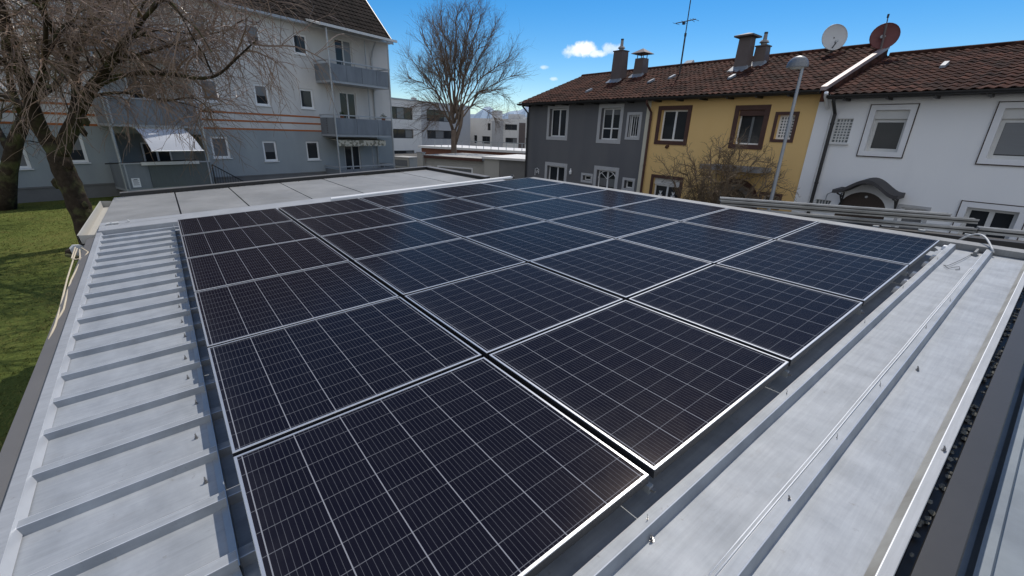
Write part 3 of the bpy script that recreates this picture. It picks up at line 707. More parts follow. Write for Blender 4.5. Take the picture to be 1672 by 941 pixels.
# ochre house -------------------------------------------------------------------------------------
yw = [R_((1081, 180), (1116, 231)), R_((1208, 180), (1238, 237)), R_((1271.5, 188), (1290, 228)), R_((1068, 290), (1107, 320)), R_((1245, 318), (1270, 330))]
yw[3] = setz(yw[3], .9); yw[4] = setz(yw[4], 1.5)
o, rf2 = house('terraced_house', 'ochre yellow terraced house with dark brown window surrounds in the middle of its row', bx1, bx2, M['yellowwall'], 4.83, 6.46, yw, xr0=bx1, xr1=bx2+.10)
y1 = o
window(o, *yw[0], surround='brownwood', sw=.14, proud=.03, frame='white', sill=None)
a, b, c, d = yw[1]
w_ = window(o, a, b, c, d, surround='brownwood', sw=.14, proud=.03, fw=.045, bars=(), curtain=None)
g = MB(); g.box(a, b, .03, .14, d-.17, d-.002); part(g, 'shutter_box', M['brownwood'], w_)
g = MB(); g.box(a+.22*(b-a)+.2, a+.22*(b-a)+.27, .165, .171, c+.05, d-.2); part(g, 'curtain', M['paneslat'], w_)
window(o, *yw[2], surround='brownwood', sw=.09, proud=.025, bars=(), grid=(5, 7), pane='blockglass')
w_ = window(o, *yw[3], surround='brownwood', sw=.12, proud=.03, box=.24, hbar=None)
a, b, c, d = yw[3]
for q in (.3, .78):                                  # pots on the inner sill
    xx = a+(b-a)*q; g = MB(); g.tube([(xx, .06, c+.28), (xx, .06, c+.46)], [.055, .08], 8); 
    for k in range(6): t = k*1.05; g.tube([(xx, .06, c+.46), (xx+.07*math.cos(t), .06+.03*math.sin(t), c+.6)], [.012, .004], 4)
    part(g, 'flower_pot', M['white'], w_)
g = MB(); g.box(a, b, .04, .12, c+.21, c+.28); part(g, 'sill', M['brownwood'], w_)
window(o, *yw[4], surround='brownwood', sw=.09, proud=.025, bars=(), curtain=(0, 1, 0, .55))
xa, za = H.p(1160, 272, -.55); xb, zb = H.p(1247, 279, -.55)
xa = H.p(1180, 272, -.4)[0]
g = MB(); g.box(xa-.5, xb, -.95, 0, zb-.07, zb+.07); part(g, 'canopy', M['stone'], o)
# arched door with dark stone surround
x, z = H.p(1204.5, 300); dr = .62; zc = z-dr-.0
g = MB()
arc = [(x+dr*math.cos(t), zc+dr*math.sin(t)) for t in [math.pi*k/16 for k in range(17)]]
outer = [(x+(dr+.16)*math.cos(t), zc+(dr+.16)*math.sin(t)) for t in [math.pi*k/16 for k in range(17)]]
for k in range(16):
    g.poly([(arc[k][0], -.05, arc[k][1]), (arc[k+1][0], -.05, arc[k+1][1]), (outer[k+1][0], -.05, outer[k+1][1]), (outer[k][0], -.05, outer[k][1])])
    g.poly([(outer[k][0], -.05, outer[k][1]), (outer[k+1][0], -.05, outer[k+1][1]), (outer[k+1][0], 0, outer[k+1][1]), (outer[k][0], 0, outer[k][1])])
    g.poly([(arc[k][0], -.05, arc[k][1]), (arc[k+1][0], -.05, arc[k+1][1]), (arc[k+1][0], -.012, arc[k+1][1]), (arc[k][0], -.012, arc[k][1])])
for s in (-1, 1): g.box(x+s*dr-(.16 if s < 0 else 0), x+s*dr+(.16 if s > 0 else 0), -.05, 0, 0, zc)
dw = part(g, 'door_surround', M['brownwood'], o)
g = MB(); g.poly([(x-dr, -.011, 0), (x+dr, -.011, 0)]+[(p, -.011, q) for p, q in arc]); part(g, 'door', M['garagedark'], dw)
g = MB(); g.poly([(x+.38*math.cos(t), -.02, zc+.05+.38*math.sin(t)) for t in [math.pi*k/12 for k in range(13)]]); part(g, 'fanlight', M['pane'], dw)
downpipe(o, bx1+.10, 4.74, 0, 'brownwood')
x, z = H.p(1091, 239); g = MB(); g.tube([(x, 0, z), (x, -.06, z), (x, -.11, z-.05)], [.05, .05, .06], 8); part(g, 'wall_lamp', M['brownwood'], o)
# white house -------------------------------------------------------------------------------------
ww = [R_((1431, 180), (1465, 249)), R_((1640, 179), (1690, 262)), R_((1366, 194), (1383, 234)), R_((1332, 325), (1356, 336)), R_((1472, 338), (1511, 350)), R_((1580, 338), (1655, 372))]
a = ww[0]; ww[0] = (a[0], a[1], a[2], a[3])
q = R_((1628, 178), (1672, 262)); ww[1] = (q[0]+.13, q[0]+.13+1.35, ww[0][2]-.05, ww[0][3])
ww[4] = setz(ww[4], 1.3); ww[5] = setz(ww[5], 1.0); ww[3] = setz(ww[3], 1.55)
o, rf3 = house('terraced_house', 'white rendered terraced house with an arched door canopy, at the right end of its row', bx2, bx3, M['whitewall'], 4.68, 6.13, ww, xr0=bx2+.30, xr1=bx3)
w1 = o
for k in (0, 1, 5):
    a, b, c, d = ww[k]
    w_ = window(o, a, b, c, d, surround='palesurround', sw=.12, proud=.03, box=.22 if k < 2 else .0, bars=() if k < 2 else (.5,), fw=.075, frame='offwhite')
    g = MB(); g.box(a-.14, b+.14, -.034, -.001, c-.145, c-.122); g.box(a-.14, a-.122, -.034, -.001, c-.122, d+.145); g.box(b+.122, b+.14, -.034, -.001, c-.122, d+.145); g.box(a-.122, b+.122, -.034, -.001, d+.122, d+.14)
    part(g, 'dark_outline', M['darkwood'], w_)  # thin dark outline round the pale surround
    if k == 1: g = MB(); g.box(a+.08, a+.62, .164, .170, c+.10, d-.30); part(g, 'blind', M['paneslat'], w_)
for k, gr in ((2, (5, 8)), (3, (5, 2))):
    window(o, *ww[k], bars=(), fw=.02, grid=gr, pane='blockglass', y=.05, frame='offwhite', sill='offwhite' if k == 2 else None)
window(o, *ww[4], bars=(), surround='surround', sw=.07, curtain=(0, 1, 0, 1))
g = MB(); g.box(bx2, bx2+.36, -.03, 8.2, 0, 4.78); part(g, 'party_wall', M['whitewall'], o)
# sloping raised verge between the two roofs
g = MB(); xv = bx2+.10; sl = 0
g.hexa([(xv, -.50, 4.78), (xv+.14, -.50, 4.78), (xv+.14, 4.0, 6.36), (xv, 4.0, 6.36), (xv, -.50, 4.88), (xv+.14, -.50, 4.88), (xv+.14, 4.0, 6.47), (xv, 4.0, 6.47)])
g.hexa([(xv+.02, -.40, 4.50), (xv+.12, -.40, 4.50), (xv+.12, 4.0, 6.02), (xv+.02, 4.0, 6.02), (xv+.02, -.40, 4.781), (xv+.12, -.40, 4.781), (xv+.12, 4.0, 6.361), (xv+.02, 4.0, 6.361)], 1)
part(g, 'verge', [M['pinkmetal'], M['tiles']], o)
downpipe(o, bx2+.47, 4.62, 0, 'dark', y=-.08)
g = MB(); g.tube([(bx2+.28, -.55, 4.72), (bx2+.26, -.45, 4.62), (bx2+.26, -.09, 4.35)], .05, 8); part(g, 'gutter_outlet', M['white'], o)
# arched canopy over the front door
xl, zl = H.p(1366, 306, -.45); xr_, zr_ = H.p(1470, 322, -.45); xm, zm = H.p(1417, 294, -.7)
zl = (zl+zr_)/2
g = MB(); K = 20; top = []
for k in range(K+1):
    t = k/K; x = xl+(xr_-xl)*t; z = zl+(zm-zl)*(.5-.5*math.cos(2*math.pi*min(1, max(0, (t-.06)/.88))))**.8
    top.append((x, z))
for k in range(K):
    (xa, za), (xb, zb) = top[k], top[k+1]
    g.hexa([(xa, -.75, za-.09), (xb, -.75, zb-.09), (xb, 0, zb-.09), (xa, 0, za-.09), (xa, -.75, za), (xb, -.75, zb), (xb, 0, zb+.04), (xa, 0, za+.04)])
cn = part(g, 'canopy', M['canopy'], o)
for xx in (xl+.10, xr_-.10):
    g = MB(); g.tube([(xx, -.03, zl-.10), (xx, -.03, zl-.62)], .022, 6); g.tube([(xx, -.62, zl-.10), (xx, -.32, zl-.16), (xx, -.08, zl-.36), (xx, -.03, zl-.60)], .02, 6)
    g.tube([(xx, -.22, zl-.12), (xx, -.27, zl-.2), (xx, -.2, zl-.25), (xx, -.14, zl-.18)], .013, 5); part(g, 'bracket', M['dark'], cn)
x, z = H.p(1414, 314); dr = .56; zc = z-dr
arc = [(x+dr*math.cos(t), zc+dr*math.sin(t)) for t in [math.pi*k/16 for k in range(17)]]
outer = [(x+(dr+.2)*math.cos(t), zc+(dr+.2)*math.sin(t)) for t in [math.pi*k/16 for k in range(17)]]
g = MB()
for k in range(16):
    g.poly([(arc[k][0], -.03, arc[k][1]), (arc[k+1][0], -.03, arc[k+1][1]), (outer[k+1][0], -.03, outer[k+1][1]), (outer[k][0], -.03, outer[k][1])])
    g.poly([(outer[k][0], -.03, outer[k][1]), (outer[k+1][0], -.03, outer[k+1][1]), (outer[k+1][0], 0, outer[k+1][1]), (outer[k][0], 0, outer[k][1])])
for s in (-1, 1): g.box(x+s*dr-(.2 if s < 0 else 0), x+s*dr+(.2 if s > 0 else 0), -.03, 0, 0, zc)
ds = part(g, 'door_surround', M['whitewall'], o)
g = MB(); g.poly([(x-dr, -.008, 0), (x+dr, -.008, 0)]+[(p, -.008, q) for p, q in arc]); part(g, 'door', M['darkwood'], ds)
g = MB(); g.tube([(x+.05, -.06, zc+.44), (x+.05, -.01, zc+.44)], .03, 8); part(g, 'door_lamp', M['white'], ds)
x, z = H.p(1345, 320); g = MB(); g.tube([(xl+.05, -.3, zl-.1), (xl-.15, -.2, zl-.12), (xl-.28, -.06, zl-.2), (xl-.30, -.05, zl-.55)], .013, 5); part(g, 'conduit', M['galv'], o)

# chimneys
def roofz(ry, eave, ridge): return eave-.02+(ridge-eave)*(ry+.42)/4.42
def chimney(rf, px0, px1, ptop, pbase, ry, eave, ridge, kind):
    xa, _ = H.p(px0, pbase, ry); xb, _ = H.p(px1, pbase, ry); zt = H.p((px0+px1)/2, ptop, ry)[1]; zb = roofz(ry, eave, ridge)-.1
    wd = (xb-xa)*.57; xa += (xb-xa)*.10; dp = wd*.9
    g = MB(); e = .03
    g.hexa([(xa-e, ry-e, zb), (xa+wd+e, ry-e, zb), (xa+wd+e, ry+dp+e, zb), (xa-e, ry+dp+e, zb), (xa, ry, zt), (xa+wd, ry, zt), (xa+wd, ry+dp, zt), (xa, ry+dp, zt)])
    for q in (.33, .66):
        g.box(xa-.008, xa+wd+.008, ry-.01, ry+dp+.008, zb+(zt-zb)*q, zb+(zt-zb)*q+.012)
    c = part(g, 'chimney', M['chimney'], rf)
    g = MB(); zf = roofz(ry-.12, eave, ridge); g.hexa([(xa-.12, ry-.30, zf-.06), (xa+wd+.12, ry-.30, zf-.06), (xa+wd+.12, ry+.02, zf+.13), (xa-.12, ry+.02, zf+.13), (xa-.10, ry-.28, zf+.0), (xa+wd+.10, ry-.28, zf+.0), (xa+wd+.06, ry+.02, zf+.2), (xa-.06, ry+.02, zf+.2)])
    part(g, 'flashing', M['lead'], c)
    cx, cy = xa+wd/2, ry+dp/2
    if kind in ('pot', 'pot2'):
        g = MB(); g.box(xa-.03, xa+wd+.03, ry-.03, ry+dp+.03, zt+.001, zt+.04); part(g, 'crown', M['chimney'], c)
        g = MB(); k = .75 if kind == 'pot' else .6
        g.tube([(cx, cy, zt+.04), (cx, cy, zt+.12), (cx, cy, zt+.14), (cx, cy, zt+.2), (cx, cy, zt+.24), (cx, cy, zt+.24+.30*k)], [.09, .11, .17, .13, .07, .06], 10)
        part(g, 'chimney_pot', M['terracotta'] if kind == 'x' else M['stone'], c)
        g = MB(); g.tube([(cx, cy, zt+.24+.30*k), (cx, cy, zt+.30+.30*k)], .065, 10); part(g, 'pot_top', M['dark'], c)
    elif kind == 'roofcap':
        g = MB(); zc = zt+.20; hw = wd*.82
        for sx, sy in ((-1, -1), (1, -1), (1, 1), (-1, 1)): g.tube([(cx+sx*wd*.35, cy+sy*dp*.35, zt), (cx+sx*wd*.35, cy+sy*dp*.35, zc+.02)], .02, 5)
        p = [(cx-hw, cy-hw, zc), (cx+hw, cy-hw, zc), (cx+hw, cy+hw, zc), (cx-hw, cy+hw, zc)]; t = (cx, cy, zc+.22)
        for k in range(4): g.poly([p[k], p[(k+1) % 4], t])
        g.poly([(a, b, z-.015) for a, b, z in p]); 
        for k in range(4): a, b = p[k], p[(k+1) % 4]; g.poly([(a[0], a[1], a[2]-.015), (b[0], b[1], b[2]-.015), b, a])
        part(g, 'cap', M['chimney'], c)
    elif kind == 'slab':
        g = MB(); hw = wd*.5+.14; zc = zt+.001
        p = [(cx-hw, cy-hw, zc), (cx+hw, cy-hw, zc), (cx+hw, cy+hw, zc), (cx-hw, cy+hw, zc)]; q = [(cx-hw, cy-hw, zc+.05), (cx+hw, cy-hw, zc+.05), (cx+hw, cy+hw, zc+.05), (cx-hw, cy+hw, zc+.05)]
        g.hexa(p+q); g2 = (cx, cy, zc+.16)
        for k in range(4): g.poly([(q[k][0], q[k][1], q[k][2]+.001), (q[(k+1) % 4][0], q[(k+1) % 4][1], q[k][2]+.001), g2])
        part(g, 'cap', M['chimney'], c)
    return c
chimney(g1, 996, 1020, 84, 124, 2.3, 4.83, 6.46, 'pot'); chimney(g1, 1033, 1056, 95, 114, 2.9, 4.83, 6.46, 'roofcap')
chimney(y1, 1196, 1228, 61, 108, 2.5, 4.83, 6.46, 'slab'); chimney(y1, 1227, 1257, 76, 99, 3.0, 4.83, 6.46, 'pot2')
chimney(y1, 1121, 1133, 100, 106, 4.4, 4.83, 6.46, 'none')
# bits on the roofs
for r_, x, y, ry, e_, d_ in ((rf2, 1197, 118, 1.3, 4.83, 6.46), (rf2, 1098, 124, 2.0, 4.83, 6.46), (rf, 1064, 130, 1.6, 4.83, 6.46), (rf, 963, 138, .8, 4.83, 6.46), (rf3, 1541, 110, 1.9, 4.68, 6.13)):
    lx = H.p(x, y, ry)[0]; z = roofz(ry, e_, d_); g = MB()
    g.hexa([(lx-.06, ry-.22, z-.02), (lx+.06, ry-.22, z-.02), (lx+.06, ry+.15, z+.10), (lx-.06, ry+.15, z+.10), (lx-.05, ry-.2, z+.05), (lx+.05, ry-.2, z+.05), (lx+.05, ry+.15, z+.19), (lx-.05, ry+.15, z+.19)])
    part(g, 'vent_tile', M['lead'], r_)
# aerial mast
lx, z = H.p(1110, 118, 2.6); z0 = roofz(2.6, 4.83, 6.46)-.1; zt = H.p(1124, -8, 2.6)[1]
am = H.root('aerial', lx, 2.6); am.location.z = 0; tag(am, 'tall thin television aerial mast with a cross arm on the grey house roof', 'aerial')
g = MB(); g.tube([(lx, 2.6, z0), (lx, 2.6, z0+1.6)], .032, 8); g.tube([(lx, 2.6, z0+1.55), (lx, 2.6, zt)], .02, 8); g.tube([(lx, 2.6, z0+1.5), (lx, 2.6, z0+1.62)], .045, 8); part(g, 'mast', M['dark'], am)
za = H.p(1118, 36, 2.6)[1]; g = MB(); g.tube([(lx-.42, 2.45, za-.03), (lx+.30, 2.7, za+.05)], .018, 6)
for t, l in ((-.42, .30), (-.12, .24), (.18, .20), (.30, .26)):
    c = Vector((lx+t, 2.6+t*.3, za+t*.1)); g.tube([c+Vector((-l*.9, l*.55, .10)), c+Vector((l*.9, -l*.55, -.10))], .008, 5)
g.box(lx-.16, lx-.08, 2.5, 2.6, za-.1, za-.02); part(g, 'cross_arm', M['dark'], am)
# satellite dishes
def dish(px, py, rpx, ry, name, label, m, look, base, tall=None):
    x, z = H.p(px, py, ry); r = rpx/FPX*(H.n*(15+ry)+H.ax*x).dot(FH)*1.0
    o = H.root('satellite_dish', x, ry); tag(o, label, 'satellite dish')
    g = MB(); d = Vector(look).normalized(); a = d.orthogonal().normalized(); b = d.cross(a); c = Vector((x, ry, z)); N1, N2 = 24, 6; dep = .16*r
    rings = []
    for q in range(N2+1):
        rr = r*q/N2; rings.append([c+(a*math.cos(t)+b*math.sin(t))*rr+d*(dep*(q/N2)**2) for t in [2*math.pi*k/N1 for k in range(N1)]])
    for off, fl in ((0, 1), (-.012, 0)):
        for q in range(N2):
            for k in range(N1):
                p = [rings[q][k], rings[q][(k+1) % N1], rings[q+1][(k+1) % N1], rings[q+1][k]]
                if q == 0: p = [p[0], p[2], p[3]]
                p = [v+d*off for v in p]; g.poly(p)
    g.tube(rings[N2]+[rings[N2][0]], .012, 6); part(g, 'reflector', M[m], o, smooth=True)
    zb = roofz(base, 4.83, 6.46)-.1 if px < 1400 else roofz(base, 4.68, 6.13)-.1
    g = MB(); back = c-d*.10; xb = x
    if tall:
        xt, zt = H.p(*tall[0], ry); xk, zk = H.p(*tall[1], ry)
        g.tube([(xk, ry-.16, zk-.3), (xt-(xt-xk)*.25, ry-.16, zt-(zt-zk)*.25)], .032, 8); g.tube([(xt-(xt-xk)*.3, ry-.16, zt-(zt-zk)*.3), (xt, ry-.16, zt)], .016, 6); part(g, 'mast', M['chimney'], o)
        g = MB(); g.tube([(xt, ry-.16, zt-.08), (xt, ry-.16, zt+.02)], .03, 8); part(g, 'receiver_head', M['dark'], o)
        g = MB(); m_ = c-d*.02; g.tube([m_, Vector((x-.02, ry-.16, z-.02))], .05, 6); part(g, 'mount', M['galv'], o)
    else:
        g.tube([(xb, ry+.1, zb), (xb, ry+.1, z)], .03, 8); g.tube([(xb, ry+.1, z), tuple(c)], .03, 6); part(g, 'mast', M['dark'], o)
        g = MB(); f = c+d*r*.75+Vector((0, 0, -r*.45)); g.tube([c-Vector((0, 0, r*.95)), f], .018, 6); part(g, 'arm', M['dark'], o)
        g = MB(); g.tube([f, f-d*.12], [.05, .035], 8); part(g, 'receiver_head', M['galv'], o)
dish(1361, 62, 16.5, 3.6, 'd', 'light grey satellite dish facing the garage on the ochre house roof', 'dishwhite', (1.0, -1, .15), 3.6)
dish(1444, 60, 16.5, 3.6, 'd', 'red brown satellite dish with a slanting mast above the white house roof', 'dishred', (.35, -1, .10), 3.6, ((1453, 26), (1440, 88)))

# ---------------------------------------------------------------- apartment building
P_ = Facade(-1.2654, 26.8)
AX0, AX1, EZ = -9., 23.1, 9.12
ap = P_.root('apartment_building', 8.); tag(ap, 'three storey apartment building with orange stripes, grey balconies and a steep dark roof', 'building')
zrow = [(1.36, 2.50), (4.42, 5.54), (7.41, 8.50)]
cols = [(16.1, 16.98), (13.42, 14.22), (3.0, 3.9), (-1.2, -.3), (-5, -4.1)]
holes = []; wins = []
for z0, z1 in zrow:
    for a, b in cols: holes.append((a, b, z0, z1, .14)); wins.append((a, b, z0, z1))
for z0, z1 in zrow[:1]: holes.append((10.74, 11.6, 1.6, 2.72, .14)); wins.append((10.74, 11.6, 1.6, 2.72))
holes.append((4.95, 5.72, 1.55, 2.7, .14)); wins.append((4.95, 5.72, 1.55, 2.7))
for z0, z1 in zrow[1:]: holes.append((10.74, 11.6, z0, z1, .14)); wins.append((10.74, 11.6, z0, z1))
LB = (6.72, 10.35)                                    # left loggia bay
for z0 in (.45, 3.35, 6.4): holes.append((LB[0], LB[1], z0, z0+2.35, 1.4))
doors = []
for z0, zt in ((.35, 2.25), (3.35, 5.6), (6.4, 8.7)):
    holes.append((18.85, 20.12, z0, zt, .12)); doors.append((18.85, 20.12, z0, zt))
g = MB()
ZS = 3.08                                              # colour change above the ground floor
mfun = lambda z: 2 if z < .62 else (1 if z < ZS else 0)
holed(g, AX0, AX1, 0, EZ, holes, m=mfun, split=(.62, ZS))
for xx in (AX0, AX1):
    for a, b, m in ((0, .62, 2), (.62, ZS, 1), (ZS, EZ, 0)): g.poly([(xx, 0, a), (xx, 11, a), (xx, 11, b), (xx, 0, b)], m)
    g.poly([(xx, 0, EZ), (xx, 11, EZ), (xx, 5.5, 15.2)], 0)
g.poly([(AX0, 11, 0), (AX1, 11, 0), (AX1, 11, EZ), (AX0, 11, EZ)], 0)
for z0 in (.45, 3.35, 6.4): g.poly([(LB[0], 1.4, z0), (LB[1], 1.4, z0), (LB[1], 1.4, z0+2.35), (LB[0], 1.4, z0+2.35)], 1 if z0 < 1 else 0)
part(g, 'wall', [M['aptup'], M['aptlow'], M['plinth']], ap)
g = MB(); g.box(AX0, 17.2, -.03, -.001, .55, .61); part(g, 'plinth_edge', M['plinth'], ap)
for z in (3.13, 3.55, 3.95):
    for a, b in ((AX0, 6.35), (10.4, 17.3)):
        g = MB(); g.box(a, b, -.012, -.001, z-.045, z+.045); part(g, 'stripe', M['orange'], ap)
for k, (a, b, c, d) in enumerate(wins):
    cur = [None, (0, 1, .45, 1), (0, 1, 0, 1), None, (0, 1, 0, .55)][k % 5]
    window(ap, a, b, c, d, fw=.105, bars=(), sill='white', y=.05, curtain=cur, pane='pane' if k % 3 else 'paneslat' if k > 7 else 'pane')
for a, b, c, d in doors: window(ap, a, b, c, d, fw=.08, bars=(.5,), y=.06, frame='offwhite', curtain=(.5, 1, .1, 1) if c > 6 else None, name='balcony_door')
window(ap, 8.1, 9.3, 1.25, 2.35, fw=.07, bars=(.5,), y=1.32, wally=1.4); window(ap, 8.1, 9.3, 4.1, 5.4, fw=.07, bars=(.5,), y=1.32, wally=1.4)
# roof
g = MB(); tiled(g, AX0-.3, AX1+.12, -.45, EZ-.02, 5.5, 15.6, tw=.30, tl=.36, amp=.03, step=.03, seg=4)
g.poly([(AX0-.3, 5.5, 15.58), (AX1+.12, 5.5, 15.58), (AX1+.12, 11.4, 9.1), (AX0-.3, 11.4, 9.1)]); g.poly([(AX0-.3, -.45, EZ-.08), (AX0-.3, 5.5, 15.52), (AX1+.12, 5.5, 15.52), (AX1+.12, -.45, EZ-.08)])
rf = part(g, 'roof', M['tilesdark'], ap)
g = MB(); xr = AX1+.12
g.hexa([(xr-.02, -.5, EZ-.16), (xr+.05, -.5, EZ-.16), (xr+.05, 5.5, 15.44), (xr-.02, 5.5, 15.44), (xr-.02, -.5, EZ+.06), (xr+.05, -.5, EZ+.06), (xr+.05, 5.5, 15.68), (xr-.02, 5.5, 15.68)])
part(g, 'rake_board', M['dark'], rf)
g = MB(); g.box(AX0-.3, AX1+.10, -.56, -.44, EZ-.13, EZ-.01); part(g, 'gutter', M['galv'], ap)
g = MB(); g.box(AX0-.3, AX1+.08, -.43, -.002, EZ-.12, EZ-.07); part(g, 'soffit', M['offwhite'], ap)
# roof strip over the projecting balconies
bx0, bx1_ = 17.28, 21.85; BY = -1.5
g = MB(); 
g.hexa([(bx0-.45, BY-.25, 8.86), (bx1_+.5, BY-.25, 8.86), (bx1_+.5, -.40, 9.20), (bx0-.45, -.40, 9.20), (bx0-.45, BY-.25, 8.98), (bx1_+.5, BY-.25, 8.98), (bx1_+.5, -.35, 9.32), (bx0-.45, -.35, 9.32)])
g.box(bx0-.5, bx1_+.55, BY-.36, BY-.26, 8.86, 9.0)
part(g, 'balcony_roof', M['offwhite'], ap)
def balcony(zb, zt, x0, x1, joints, mname='balc', rail=True):
    g = MB(); g.box(x0, x1, BY, -.002, zb-.02, zb+.10)
    b = part(g, 'balcony', M['balcmetal'], ap)
    g = MB(); xs = [x0]+joints+[x1]
    for a, c in zip(xs, xs[1:]): g.box(a+.012, c-.012, BY-.03, BY, zb+.101, zt-.17)
    g.box(x0, x0+.03, BY+.001, -.01, zb+.101, zt-.17); g.box(x1-.03, x1, BY+.001, -.01, zb+.101, zt-.17)
    part(g, 'parapet', M[mname], b)
    g = MB(); g.box(x0-.04, x1+.04, BY-.07, BY+.04, zt-.03, zt+.03); g.box(x0-.04, x0+.05, BY+.041, -.01, zt-.03, zt+.03); g.box(x1-.05, x1+.04, BY+.041, -.01, zt-.03, zt+.03)
    for k in range(6): xx = x0+(x1-x0)*k/5; g.box(xx-.015, xx+.015, BY-.02, BY+.01, zt-.169, zt-.031)
    part(g, 'handrail', M['balcmetal'], b); return b
B3 = balcony(5.98, 7.18, bx0, bx1_, [18.45, 19.6, 20.75]); B2 = balcony(2.86, 4.12, bx0, bx1_, [18.9, 20.6]); B1 = balcony(.05, .98, bx0, bx1_, [18.3, 19.9])
g = MB()
for k in range(9): g.box(bx0+.10+random.uniform(-.02, .02), bx0+.16, -.0, .0, 0, 0) if 0 else None
for k in range(7): zz = 3.02+.14*k; g.box(bx0-.006, bx0-.001, -.72, -.66, zz, zz+.06)
part(g, 'drain_holes', M['dark'], B2)
for x in (17.3, 21.8):
    g = MB(); g.tube([(x, BY-.06, 0), (x, BY-.06, 8.86)], .05, 8); part(g, 'post', M['galv'], ap)
g = MB(); g.tube([(20.75, -.55, 0), (20.75, -.55, 8.8)], .045, 6); part(g, 'post', M['balcmetal'], ap)
g = MB(); g.tube([(21.7, -.5, 8.9), (21.6, -.2, 8.3), (21.6, -.08, 7.9), (21.6, -.08, 0)], .05, 8); part(g, 'downpipe', M['galv'], ap)
# scalloped beige awning over the ground floor balcony
g = MB(); zz = 2.72; ax0, ax1 = 17.45, 21.3
g.hexa([(ax0, BY+.15, zz-.12), (ax1, BY+.15, zz-.12), (ax1, -.1, zz-.02), (ax0, -.1, zz-.02), (ax0, BY+.15, zz-.10), (ax1, BY+.15, zz-.10), (ax1, -.1, zz), (ax0, -.1, zz)])
n = 44
for k in range(n):
    a, b = ax0+(ax1-ax0)*k/n, ax0+(ax1-ax0)*(k+1)/n; f = lambda t: .30+.08*abs(math.sin(t*11*math.pi))
    g.poly([(a, BY+.14, zz-.10), (b, BY+.14, zz-.10), (b, BY+.13, zz-.10-f((k+1)/n)), (a, BY+.13, zz-.10-f(k/n))])
part(g, 'valance_awning', M['beige'], ap)
# left bay: parapets, posts, awning, notice
LX0, LX1 = 6.38, 9.92
for zb, zt, jn in ((.45, 1.53, [7.35]), (3.22, 4.26, []), (6.2, 7.25, [])):
    g = MB(); g.box(LX0, LX1, BY, -.002, zb-.1, zb); b = part(g, 'balcony', M['balcmetal'], ap)
    g = MB(); xs = [LX0]+jn+[LX1]
    for k, (a, c) in enumerate(zip(xs, xs[1:])): g.box(a+.01, c-.01, BY-.03, BY, zb+.001, zt, 1 if (jn and k == 1) else 0)
    g.box(LX0, LX0+.03, BY+.001, -.01, zb+.001, zt); g.box(LX1-.03, LX1, BY+.001, -.01, zb+.001, zt)
    part(g, 'parapet', [M['balc'], M['darkplank']], b)
    g = MB(); g.box(LX0-.05, LX1+.05, BY-.07, BY+.03, zt+.001, zt+.06); part(g, 'handrail', M['balcmetal'], b)
    for xx in (LX0+.12, LX1-.12): g = MB(); g.box(xx-.03, xx+.03, BY-.06, BY-.031, zb, zt); part(g, 'parapet_post', M['balcmetal'], b)
    if jn:
        g = MB(); g.box(7.1, 9.4, BY-.14, BY-.071, zt-.06, zt+.08); part(g, 'planter_box', M['offwhite'], b)
        g = MB(); x0, z0 = 6.62, .52; g.box(x0, x0+.30, BY-.045, BY-.031, z0, z0+.40, 0)
        for k in range(5): g.box(x0+.04, x0+.26-.03*(k % 2), BY-.049, BY-.046, z0+.30-.05*k, z0+.315-.05*k, 1)
        g.box(x0+.08, x0+.22, BY-.049, BY-.046, z0+.335, z0+.365, 1)
        part(g, 'notice', [M['paper'], M['ink']], b)
        g = MB(); g.tube([(LX0-.5, BY-.02, zt+.05), (LX1-.6, BY-.02, zt+.12)], .03, 6); part(g, 'rolled_cover', M['dark'], b)
for x in (LX0+.03, LX1-.03): g = MB(); g.tube([(x, BY+.03, 0), (x, BY+.03, 8.9)], .06, 8); part(g, 'post', M['galv'], ap)
g = MB(); T1 = [(7.25, -1.44, 3.06), (9.12, -1.44, 3.06)]
b0, b1 = P_.p(247, 247, -2.35), P_.p(332, 249, -2.35)
rows = 8
def aw(t, s): 
    x = (7.25+(b0[0]-7.25)*t)*(1-s)+(9.12+(b1[0]-9.12)*t)*s; return (x, -1.44-.95*t**.9, 3.06+(b0[1]-3.06)*t+.10*math.sin(math.pi*t)*1)
for r in range(rows):
    for q in range(6): g.poly([aw(r/rows, q/6), aw(r/rows, (q+1)/6), aw((r+1)/rows, (q+1)/6), aw((r+1)/rows, q/6)])
aw_ = part(g, 'awning', M['awning'], ap)
g = MB(); g.tube([aw(1, -.01), aw(1, 1.01)], .025, 6); g.tube([(7.2, -1.40, 3.09), (9.16, -1.40, 3.09)], .04, 8); part(g, 'awning_bar', M['white'], aw_)
# stair rail running down from the lower balcony
sr = P_.root('stair_railing', 10.8, -1.5); tag(sr, 'dark sloping stair railing beside the lower left balcony of the apartment building', 'railing')
g = MB(); xa, za = P_.p(346, 269, -1.5); xb, zb = P_.p(410, 303, -1.5); g.tube([(xa, -1.5, za), (xb, -1.5, zb)], .025, 6); g.tube([(xa, -1.5, 0), (xa, -1.5, za)], .03, 6); part(g, 'handrail', M['dark'], sr)
for k in range(1, 14): 
    t = k/14; g = MB(); xx, zz = xa+(xb-xa)*t, za+(zb-za)*t; g.tube([(xx, -1.5, max(0, zz-.95)), (xx, -1.5, zz)], .011, 4); part(g, 'baluster', M['dark'], sr)
